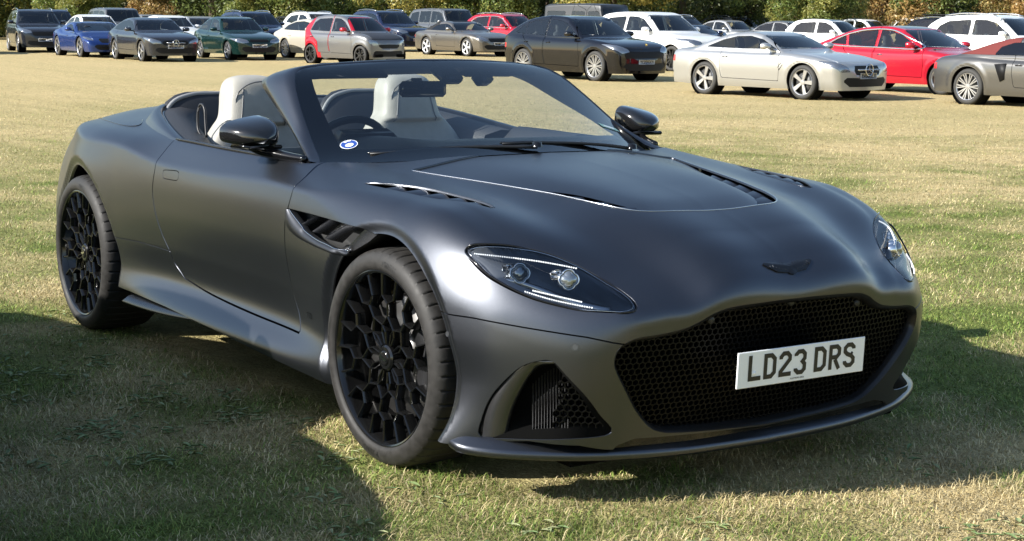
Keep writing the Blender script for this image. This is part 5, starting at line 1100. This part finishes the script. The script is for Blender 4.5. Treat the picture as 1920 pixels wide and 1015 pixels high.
    if len(wins) > 1:
        w2 = wins[-2]; xa = w2[:, 0].min()-.04 if len(wins) == 2 else wins[-2][:, 0].min()-.10
        d2 = np.array([(xs[1]-.03, bl+.6), (xs[1]-.045, .62), (xs[1]+.0, .36), (max(xa+.25, -wb+.42), .36), (max(xa+.05, -wb+wr+.10), .70), (xa, bl+.02), (xa+.2, H)])
        take('door', lambda P: np.where(P[:, 1] > hw*.5, sdist(P[:, [0, 2]], d2), -.3), .012, .02)
    if False: take('front_end', lambda P: np.maximum(np.minimum(P[:, 0]-(wins[-1][:, 0].max()+.04), 1.06-P[:, 2]), np.minimum(.42-P[:, 2], P[:, 0]+1.95)), .004, .02)
    if S.get('softtop'): take('soft_top', lambda P: np.where(P[:, 0] < xt-.02, np.minimum(P[:, 2]-bl-.035, xt+.02-P[:, 0]), -.3), .006, .02)
    else: take('roof_panel', lambda P: np.where((P[:, 2] > bl+.15), np.minimum(np.minimum(P[:, 2]-(zt+.015), xt-.02-P[:, 0]), (hw-S['inset']-S['tumble']-.05)-P[:, 1]), -.3), .004, .02)
    # bonnet shut line
    take('bonnet', lambda P: np.where((P[:, 2] > LZ-.05) & (P[:, 0] > xb+.02) & (P[:, 0] > wins[-1][:, 0].max()+.0), np.minimum(np.minimum(hw*.74-P[:, 1], P[:, 2]-LZ-.085), P[:, 0]-xb-.08), -.3), .008, .02)
    if key == 'smart': take('front_end', lambda P: np.maximum(np.minimum(P[:, 0]-(wins[-1][:, 0].max()+.04), 1.06-P[:, 2]), np.minimum(.42-P[:, 2], P[:, 0]+1.95)), .004, .02)
    out['body'] = [(sh.P, sh.T, .02)]
    res = {}
    for k, lst in out.items(): res[k] = [(P, T, grad(f, P), d) for P, T, d in lst]
    res['_f'] = f
    return res
def spoke_wheel(wr, style, n):
    mb = MB(); ri = wr*.74
    mb.lathe_y([(ri*.93, -.03), (ri*.96, -.005), (ri, .002), (ri*1.03, -.008), (ri*1.02, -.03)], 40)
    mb.lathe_y([(.001, -.012), (.05, -.014), (.062, -.03)], 20)
    for k in range(n):
        a = 2*math.pi*k/n
        if style == 'wide': w0, w1 = .05, .085
        elif style == 'thin': w0, w1 = .016, .016
        elif style == 'twin': w0, w1 = .018, .022
        else: w0, w1 = .035, .045
        for o_ in ((-.11, .11) if style == 'twin' else (0,)):
            d = np.array([math.cos(a+o_*.5), 0, math.sin(a+o_*.5)]); e = np.array([math.cos(a+o_), 0, math.sin(a+o_)])
            l0 = np.array([-d[2], 0, d[0]]); p, q = d*.05+np.array([0, -.018, 0]), e*ri*.95+np.array([0, -.008, 0])
            mb.grid(np.array([[p-l0*w0/2-[0, .03, 0], p-l0*w0/2, p+l0*w0/2, p+l0*w0/2-[0, .03, 0]], [q-l0*w1/2-[0, .03, 0], q-l0*w1/2, q+l0*w1/2, q+l0*w1/2-[0, .03, 0]]]))
    return mb
_share = {}
def shared(key, fn):
    if key not in _share: _share[key] = fn()
    return _share[key]
def inst(name, src, m, parent, loc=None, scale=None, rot=None):
    """object that shares mesh data, with its own material"""
    o = bpy.data.objects.new(name, src); COL.objects.link(o); o.parent = parent
    if loc is not None: o.location = loc
    if scale is not None: o.scale = scale
    if rot is not None: o.rotation_euler = rot
    o.material_slots[0].link = 'OBJECT'; o.material_slots[0].material = m
    return o
def mesh_of(o):
    me = o.data; bpy.data.objects.remove(o); return me
def panel_mesh(P, T, N, dep, side):
    f0 = lambda q: q[:, 0]
    return [mesh_of(o) for o in panel('tmp', P, T, f0, TRIMB, None, side, depth=dep, nrm=N)]
def parked_car(key, shp, paint, label, name, group='cars parked in the field', rims='five', n=5, rimm=None, plate=None, roof=None, bonnet=None, frame=None, seats=2, scale=1., quarter=None, glassm=None, dlo=False, mirror=None, grille=None, lowgr=None):
    x, y, h = PLACE[key]; S = SHAPES[shp]; W, wr, wb, fo, L, H, bl = S['W'], S['wr'], S['wb'], S['fo'], S['L'], S['H'], S['belt']; hw = W/2
    root = tag(empty(name, (x, y, ground_z(x, y)), R(h), scale), label, 'car', group)
    if shp not in _built:
        pm = car_mesh(shp); meshes = {}
        for k, lst in pm.items():
            if k == '_f': continue
            two = k in ('side_window', 'headlight', 'tail_light', 'door')
            meshes[k] = sum([panel_mesh(P, T, N, d, 'both' if two else 'join') for P, T, N, d in lst], [])
        _built[shp] = meshes; _bf[shp] = pm['_f']
    mm = dict(body=frame if frame not in (None, 1) else paint, door=paint, side_window=glassm or GLASSD, windscreen=glassm or GLASSD, headlight=LAMPM, tail_light=TAIL, grille=grille or TRIMB, lower_intake=lowgr or TRIMB, roof_panel=roof or paint, soft_top=roof or TRIMB, front_end=quarter or paint, bonnet=bonnet or paint)
    for k, lst in _built[shp].items():
        for me in lst: inst(k, me, mm[k], root)
    def simple(nm, mk, m, **kw): return inst(nm, shared((shp, nm), lambda: mesh_of(mk().build('t', TRIMB))), m, root, **kw)
    simple('floor_pan', lambda: MB().box((-wb/2, 0, .30), (wb+1.0, W*.72, .10)).box((-wb/2, 0, .32), (wb-wr*2-.1, W*.90, .12)), VOID)
    hub = shared(('hous', wr), lambda: mesh_of(MB().lathe_y([(wr+.05, .0), (wr+.05, -.25), (.05, -.26)], 28).build('t', VOID)))
    wm = shared(('wheel', wr, rims, n), lambda: mesh_of(spoke_wheel(wr, rims, n).build('t', RIMS, sharp=30)))
    tm = shared(('tyre', wr), lambda: mesh_of(MB().lathe_y([(wr*.73, -.02), (wr*.76, -.004), (wr*.86, .002), (wr*.95, -.012), (wr*.99, -.035), (wr, -.07), (wr, -.16), (wr*.97, -.20), (wr*.8, -.22), (wr*.72, -.10), (wr*.70, -.06)], 44).build('t', TYREM)))
    dm = shared(('disc', wr), lambda: mesh_of(MB().lathe_y([(wr*.25, -.07), (wr*.55, -.07), (wr*.55, -.09), (wr*.72, -.10), (wr*.72, -.2)], 30).build('t', DISC)))
    for wx in (0, -wb):
        for s in (-1, 1):
            wo = inst('wheel', wm, rimm or RIMS, root, loc=(wx, s*(hw-.035), wr), scale=(1, s, 1))
            inst('tyre', tm, TYREM, wo); inst('brake_disc', dm, mat('disc_dark', (.10, .10, .10), .5, .6), wo)
            inst('wheel_housing', hub, VOID, root, loc=(wx, s*(hw-.05), wr+.01), scale=(1, s, 1))
    mz = bl+.085; mx = S['wins'][-1][0][0] if False else max(p[0] for p in S['wins'][-1])-.13
    def mir():
        mb = MB(); rows = []
        for t in np.linspace(0, 1, 7):
            k = (1-t**2.4)**.5 if t < 1 else 0; an = np.linspace(0, 2*np.pi, 16, endpoint=False); rows.append(np.stack([np.full(16, -.06+.15*t), .115*np.sign(np.cos(an))*np.abs(np.cos(an))**.7*k, .07*np.sign(np.sin(an))*np.abs(np.sin(an))**.7*k], 1))
        mb.grid(np.array(rows), closed_v=True); mb.add(np.concatenate([rows[0], [[-.06, 0, 0]]]), [[(i+1) % 16, i, 16] for i in range(16)]); mb.box((.0, -.13, -.05), (.05, .10, .03)); return mb
    mi = shared('mirror', lambda: mesh_of(mir().build('t', TRIMB)))
    for s in (-1, 1): inst('door_mirror', mi, mirror or paint, root, loc=(mx, s*(hw+.06), mz), scale=(1, s, 1))
    def seat_m():
        rows = []
        for z, xc, w_, dp in ((.35, .28, .24, .05), (.40, .10, .26, .28), (.50, .0, .26, .20), (.60, -.10, .25, .10), (.80, -.16, .25, .08), (.98, -.20, .22, .07), (1.02, -.21, .12, .05), (1.06, -.21, .13, .055), (1.20, -.23, .12, .05), (1.23, -.23, .02, .02)):
            an = np.linspace(0, 2*np.pi, 18, endpoint=False); rows.append(np.stack([xc+dp*np.cos(an), w_*np.sign(np.sin(an))*np.abs(np.sin(an))**.6, np.full(18, z)], 1))
        return MB().grid(np.array(rows), closed_v=True)
    sm = shared('seat', lambda: mesh_of(seat_m().build('t', SEATD)))
    sx = min(p[0] for p in S['wins'][-1])+.12 if len(S['wins']) > 1 else min(p[0] for p in S['wins'][0])+.75
    for s in (-1, 1):
        inst('seat', sm, SEATD, root, loc=(sx, s*.37, (bl-.93)*.9+(H-1.40)*.35-.02))
        if seats > 2: inst('seat', sm, SEATD, root, loc=(sx-.85, s*.37, (bl-.93)*.9+(H-1.40)*.3-.05))
    inst('dashboard', shared(('dash', shp), lambda: mesh_of(MB().box((S['ws'][0]-.25, 0, bl-.06), (.50, W*.72, .14), None, .3).build('t', SEATD))), SEATD, root)
    inst('steering_wheel', shared('swheel', lambda: mesh_of(MB().tube(np.stack([.07*np.sin(np.linspace(0, 2*np.pi, 20, endpoint=False)), .18*np.cos(np.linspace(0, 2*np.pi, 20, endpoint=False)), .17*np.sin(np.linspace(0, 2*np.pi, 20, endpoint=False))], 1), .016, 6, True).build('t', SEATD))), SEATD, root, loc=(S['ws'][0]-.52, -.37, bl+.02))
    # door handles, plate
    hm = shared('handle', lambda: mesh_of(MB().box((0, 0, 0), (.16, .03, .03), None, .4).build('t', CHR)))
    for s in (-1, 1):
        for w_ in (S['wins'][-2:] if len(S['wins']) > 1 else S['wins']):
            hx = min(p[0] for p in w_)+.14 if len(S['wins']) > 1 else min(p[0] for p in w_)+.62
            inst('door_handle', hm, CHR if S.get('winline') else paint, root, loc=(hx, s*(hw-.012), bl-.14))
    if plate:
        pz = .50 if shp != 'ferrari' else .42; po = inst('number_plate', shared('plate', lambda: mesh_of(MB().box((0, 0, 0), (.012, .52, .111), None, .2).build('t', PLATEW))), PLATEW, root, loc=(fo-.005, 0, pz-.02))
        V, F = lettering(plate); obj('plate_lettering', np.stack([np.full(len(V), .008), V[:, 0], V[:, 1]], 1), F, mat('plate_black'), po, smooth=False)
    if dlo:      # bright window surround
        w0, w1 = np.array(S['wins'][0]), np.array(S['wins'][-1]); up = np.concatenate([np.array(w_)[np.array(w_)[:, 1] > bl+.06] for w_ in S['wins']]); up = up[np.argsort(up[:, 0])]
        lo_ = np.array([[w1[:, 0].max()+.05, bl+.012], [-1.8, bl+.018], [w0[:, 0].min()+.3, bl+.03], [w0[:, 0].min()-.03, w0[np.argmin(w0[:, 0]), 1]]]); pth = smooth_poly(np.concatenate([lo_[-1:], up+np.array([0, .018]), lo_[:-1]]), 5); q = np.zeros((len(pth), 3)); q[:, 0] = pth[:, 0]; q[:, 2] = pth[:, 1]
        a_, b_2 = np.full(len(q), .3), np.full(len(q), 1.2)
        for _ in range(22): m_2 = (a_+b_2)/2; q[:, 1] = m_2; in_ = _bf[shp](q) < 0; a_ = np.where(in_, m_2, a_); b_2 = np.where(in_, b_2, m_2)
        for s in (-1, 1): MB().tube(q*np.array([1, s, 1])+np.array([0, s*.006, 0]), .02, 6, True).build('window_surround', CHR, root)
    if S.get('rails') and frame is None:
        for s in (-1, 1):
            xs_ = np.linspace(-2.9, -1.35, 12); z_ = Sp(*zip(*S['roof']), mono=True)(xs_)[:, 0]; yy = hw-S['inset']-S['tumble']+.005
            inst('roof_rail', shared(('rail', shp, s), lambda: mesh_of(MB().tube(np.stack([xs_, np.full(12, s*yy), z_+.012+.02*np.sin(np.linspace(0, np.pi, 12))], 1), .016, 6).build('t', CHR))), CHR, root)
    return root
def star_badge(root, fo, z, r):
    mb = MB(); t = np.linspace(0, 2*np.pi, 28, endpoint=False); mb.tube(np.stack([np.zeros(28), r*np.cos(t), r*np.sin(t)], 1), r*.09, 6, True)
    for a in (90, 210, 330): mb.add([[.004, r*.11*math.cos(R(a+90)), r*.11*math.sin(R(a+90))], [.004, r*.11*math.cos(R(a-90)), r*.11*math.sin(R(a-90))], [.0, r*math.cos(R(a)), r*math.sin(R(a))], [.03*r, 0, 0]], [[0, 2, 3], [2, 1, 3]])
    mb.build('star_badge', CHR, root, loc=(fo+.012, 0, z), smooth=False)
def paintm(nm, c, metal=.3, rough=.25): return mat('paint_'+nm, c, rough, metal, coat=.5)
PLACE = {'black_edge': (-57.6, 13.7, -6), 'ateca': (-59.37, 17.12, -9), 'suv_b': (-68.5, 20.9, -6), 'white_c': (-60.06, 19.9, -3), 'ferrari': (-52.40, 17.12, -2.2), 'dark_d': (-65.31, 22.91, -2),
 'eclass': (-47.17, 17.28, -3), 'grey_e1': (-73.2, 27.5, -2), 'white_e2': (-57.84, 22.24, -2), 'honda': (-48.19, 20.66, -3.7), 'silver_f': (-65.3, 26.7, 0), 'navy_g': (-57.23, 25.65, 0), 'beige': (-47.47, 23.96, 4),
 'dark_h1': (-70.6, 34.0, 0), 'white_h2': (-65.4, 32.7, 2), 'smart': (-41.8, 22.1, 11), 'vw_i': (-58.2, 32.5, 2), 'dark_j': (-66.9, 38.6, 2), 'range_k': (-61.1, 37.6, 6), 'xk': (-50.46, 31.51, 3.2), 'red_m': (-53.8, 36.1, 12),
 'blue_n1': (-75.7, 50.8, 5), 'dark_n2': (-67.1, 46.56, 5), 'macan': (-29.06, 21.95, 5), 'defender': (-41.63, 32.2, 14), 'audi_p': (-34.29, 28.55, 5), 'grey_q': (-55.49, 46.5, 5), 'coupe_r1': (-56.4, 50.3, 5), 'navy_r2': (-41.94, 36.04, 5),
 'suv_s': (-62.16, 55.62, 6), 'saloon_t1': (-51.0, 49.33, 12), 'white_t2': (-65.57, 60.66, 6), 'dark_t3': (-63.94, 62.79, 8), 'hatch_u': (-40.53, 41.55, 14), 'sl': (-20.12, 20.42, 8), 'white_v1': (-54.74, 57.48, 8), 'white_v2': (-63.34, 67.91, 8),
 'dark_v3': (-60.5, 65.3, 8), 'white_v4': (-55.8, 63.3, 8), 'tesla': (-20.47, 24.75, 6), 'white_x': (-25.99, 34.42, 9), 'dark_x2': (-41.49, 49.49, 8), 'boxster': (-14.87, 22.23, 4), 'neighbour': (-.20, -3.24, 1)}
c_dark = paintm('graphite', (.030, .033, .042), .3, .15); c_navy = paintm('navy', (.010, .016, .045), .1, .12); c_black = paintm('black', (.004, .004, .006), .0, .08); c_white = paintm('white', (.78, .78, .77), 0); c_silver = paintm('silver', (.50, .50, .49), .7, .3)
c_grey = paintm('grey', (.16, .165, .17), .6); c_blue = paintm('blue', (.014, .04, .17), .4); c_green = paintm('deep_green', (.006, .026, .022), .2, .12); c_beige = paintm('champagne', (.58, .53, .43), .4, .3); c_red = paintm('red', (.48, .012, .03), .3); c_bronze = paintm('bronze_grey', (.22, .20, .175), .75, .3)
c_mid = paintm('mid_grey', (.30, .30, .30), .6)
parked_car('black_edge', 'saloon', c_black, 'black saloon half cut off by the left edge of the view', 'saloon_car', n=10)
parked_car('ateca', 'suv', c_dark, 'dark grey family SUV with white plate, second car from the left edge', 'family_suv', plate='GM69 YNK', n=5, rims='wide', rimm=RIMS)
parked_car('suv_b', 'suv', c_navy, 'dark SUV with pale roof rails behind the family SUV at far left', 'family_suv', n=5)
parked_car('white_c', 'saloon', c_white, 'white saloon peeking over the blue mid-engined sports car', 'saloon_car', roof=c_white)
fe_ = parked_car('ferrari', 'ferrari', c_blue, 'low metallic blue mid-engined sports car with pale windscreen sunshade', 'sports_car', rims='five', n=5)
obj('sunshade', [(-.60, -.52, .91), (-.60, .30, .91), (-1.12, .25, 1.07), (-1.12, -.47, 1.07)], [[0, 1, 2, 3]], mat('pale_card', (.75, .76, .74), .8), fe_)
parked_car('dark_d', 'range', c_grey, 'tall dark grey SUV behind the blue sports car', 'large_suv', scale=.93)
e_ = parked_car('eclass', 'coupe', c_dark, 'graphite coupe with a star emblem in its grille and silver wheels', 'coupe_car', plate='WR16 UOT', rims='five', n=5); star_badge(e_, SHAPES['coupe']['fo'], .60, .10)
MB().box((SHAPES['coupe']['fo']-.005, 0, .60), (.03, .62, .025), None, .3).build('grille_bar', CHR, e_)
parked_car('grey_e1', 'saloon', c_mid, 'grey saloon farthest back behind the graphite coupe', 'saloon_car')
parked_car('white_e2', 'saloon', c_white, 'white saloon with black windscreen right behind the graphite coupe', 'saloon_car')
parked_car('honda', 'saloon', c_green, 'deep green older saloon with large clear headlamps and seven-spoke wheels', 'saloon_car', plate='NJ02 EBD', rims='five', n=7, seats=4)
parked_car('silver_f', 'coupe', c_silver, 'silver car with arched roof behind the deep green saloon', 'coupe_car')
parked_car('navy_g', 'suv', c_navy, 'navy SUV directly behind the deep green saloon', 'family_suv', rims='five')
parked_car('beige', 'coupe', c_beige, 'champagne coloured coupe with thin-spoked wheels beside the red and grey hatchback', 'coupe_car', rims='twin', n=10, roof=c_black)
parked_car('dark_h1', 'saloon', c_dark, 'dark car in the back row above the champagne coupe', 'saloon_car')
parked_car('white_h2', 'suv', c_white, 'white-roofed SUV in the back row behind the red and grey hatchback', 'family_suv')
s_ = parked_car('smart', 'smart', mat('paint_warm_grey', (.20, .20, .205), .3, .6, coat=.5), frame=c_red, label='small two-tone hatchback in red and grey behind the windscreen frame', name='city_hatchback', roof=c_dark, bonnet=mat('paint_matt_grey', (.05, .052, .06), .5, .3), seats=4, rims='five', n=7, rimm=RIMD, mirror=c_red)
parked_car('vw_i', 'suv', c_navy, 'large dark blue SUV between the two-tone hatchback and the bronze convertible', 'family_suv', scale=1.06, rims='wide', plate='KY14 VNO')
parked_car('dark_j', 'saloon', c_black, 'black saloon tucked behind the large dark blue SUV', 'saloon_car')
parked_car('range_k', 'range', c_grey, 'boxy grey off-roader behind the bronze convertible', 'large_suv', seats=4)
parked_car('xk', 'convertible', c_bronze, 'bronze grey convertible with black fabric roof up and bright wide-spoked wheels', 'convertible_sports_car', plate='GK04 CHM', rims='wide', n=5, rimm=mat('rim_bright', (.75, .75, .75), .35, .4))
parked_car('red_m', 'suv', c_red, 'red SUV with bright window line behind the black sporty SUV', 'family_suv', dlo=True, seats=4)
parked_car('blue_n1', 'suv', c_blue, 'blue car with white roof bars in the far back row', 'family_suv')
parked_car('dark_n2', 'suv', c_dark, 'dark SUV in the back row above the black sporty SUV', 'family_suv')
m_ = parked_car('macan', 'macan', c_black, 'black sporty SUV with many-spoked silver wheels and white plate', 'sporty_suv', plate='YC23 EKM', rims='twin', n=10, seats=4)
MB().box((.86, 0, .90), (.03, .06, .07), roty(R(-35)), .4).build('bonnet_crest', mat('gold_crest', (.6, .42, .12), .3, .9), m_)
parked_car('defender', 'defender', mat('paint_dull_grey', (.035, .038, .043), .4, .2), 'tall boxy grey off-roader with flat roof behind the white SUV', 'off_roader', seats=4, rims='wide')
parked_car('audi_p', 'suv', c_white, 'large white SUV with black wheels between the black SUV and the silver coupe', 'family_suv', scale=1.06, rims='five', n=10, rimm=RIMD, seats=4, frame=1)
parked_car('grey_q', 'suv', c_dark, 'dark grey SUV behind the large white SUV, under the hedge', 'family_suv')
parked_car('coupe_r1', 'saloon', c_silver, 'pale silver saloon with sloping roof behind the silver hardtop coupe', 'saloon_car')
parked_car('navy_r2', 'convertible', c_navy, 'navy convertible whose windscreen shows between the white SUV and silver hardtop coupe', 'convertible_sports_car')
parked_car('suv_s', 'suv', c_grey, 'grey SUV with white roof rails in the back row right of centre', 'family_suv')
parked_car('saloon_t1', 'saloon', c_grey, 'mid grey saloon seen from the side above the silver hardtop coupe', 'saloon_car', seats=4)
parked_car('white_t2', 'saloon', c_white, 'white roof of a car farthest back above the mid grey saloon', 'saloon_car')
parked_car('dark_t3', 'saloon', c_blue, 'car with dark and blue roof behind the mid grey saloon', 'saloon_car', roof=c_navy)
parked_car('hatch_u', 'smart', c_white, 'white hatchback with a black roof behind the red saloon', 'family_hatchback', roof=c_black, scale=1.0, rims='five')
b_ = parked_car('sl', 'sl', c_silver, 'silver hardtop coupe with star emblem and five-spoke wheels, nearest of the parked row', 'coupe_car', plate='X400 SLR', rims='wide', n=5); star_badge(b_, SHAPES['sl']['fo'], .60, .115)
MB().box((SHAPES['sl']['fo']-.005, 0, .60), (.035, .70, .03), None, .3).build('grille_bar', CHR, b_)
for s in (-1, 1): MB().box((-.52, s*(.925), .62), (.16, .03, .03), roty(R(-50)), .3).box((-.56, s*(.925), .66), (.14, .03, .02), roty(R(-50)), .3).build('side_gill', TRIMB, b_)
parked_car('white_v1', 'smart', c_white, 'white hatchback in the back row at right', 'family_hatchback')
parked_car('white_v2', 'suv', c_white, 'white SUV roof farthest back at right', 'family_suv')
parked_car('dark_v3', 'saloon', c_dark, 'dark saloon behind the red saloon at right', 'saloon_car')
parked_car('white_v4', 'suv', c_white, 'white SUV between the dark saloon and the roof carrier car', 'family_suv')
parked_car('tesla', 'tesla', c_red, 'glossy red saloon with bright window surround behind the silver hardtop coupe', 'fastback_saloon', roof=mat('roof_glass', (.01, .01, .012), .08), dlo=True, seats=4, rims='five', n=5)
wx_ = parked_car('white_x', 'suv', c_white, 'large white SUV with roof rails at the right edge', 'family_suv', scale=1.06, seats=4)
dx_ = parked_car('dark_x2', 'suv', c_black, 'black car with roof carrier behind the white SUV at right edge', 'family_suv')
mb = MB()
for x_ in (-1.7, -2.5): mb.tube([[x_, -.72, 1.70], [x_, .72, 1.70]], .02, 6)
for y_ in (-.35, .3): mb.tube([[-2.9, y_, 1.75], [-1.3, y_, 1.75]], .022, 6); mb.tube([[-1.5, y_, 1.72], [-1.4, y_, 1.86], [-1.3, y_, 1.76]], .014, 5); mb.tube([[-2.8, y_, 1.72], [-2.7, y_, 1.86], [-2.6, y_, 1.76]], .014, 5)
mb.build('roof_carrier', TRIMB, dx_)
bo = parked_car('boxster', 'boxster', paintm('taupe_grey', (.165, .16, .152), .75, .3), 'taupe grey roadster with dark red fabric roof at the right edge', 'roadster', roof=mat('red_canvas', (.12, .018, .016), .85), rims='twin', n=10, rimm=RIMS)
for s in (-1, 1):
    MB().prism([(-1.86, .78), (-1.60, .80), (-1.62, .50), (-1.72, .46)], 1, .885, .902).build('side_intake', TRIMB, bo, mirror=s < 0)
parked_car('neighbour', 'saloon', c_dark, glassm=mat('sun_blocking_pane', (.01, .011, .012), .05), label= 'dark car parked alongside, outside the view, shading the grass', name='saloon_car')  # panes made opaque so no sun slits break the unseen car's shadow
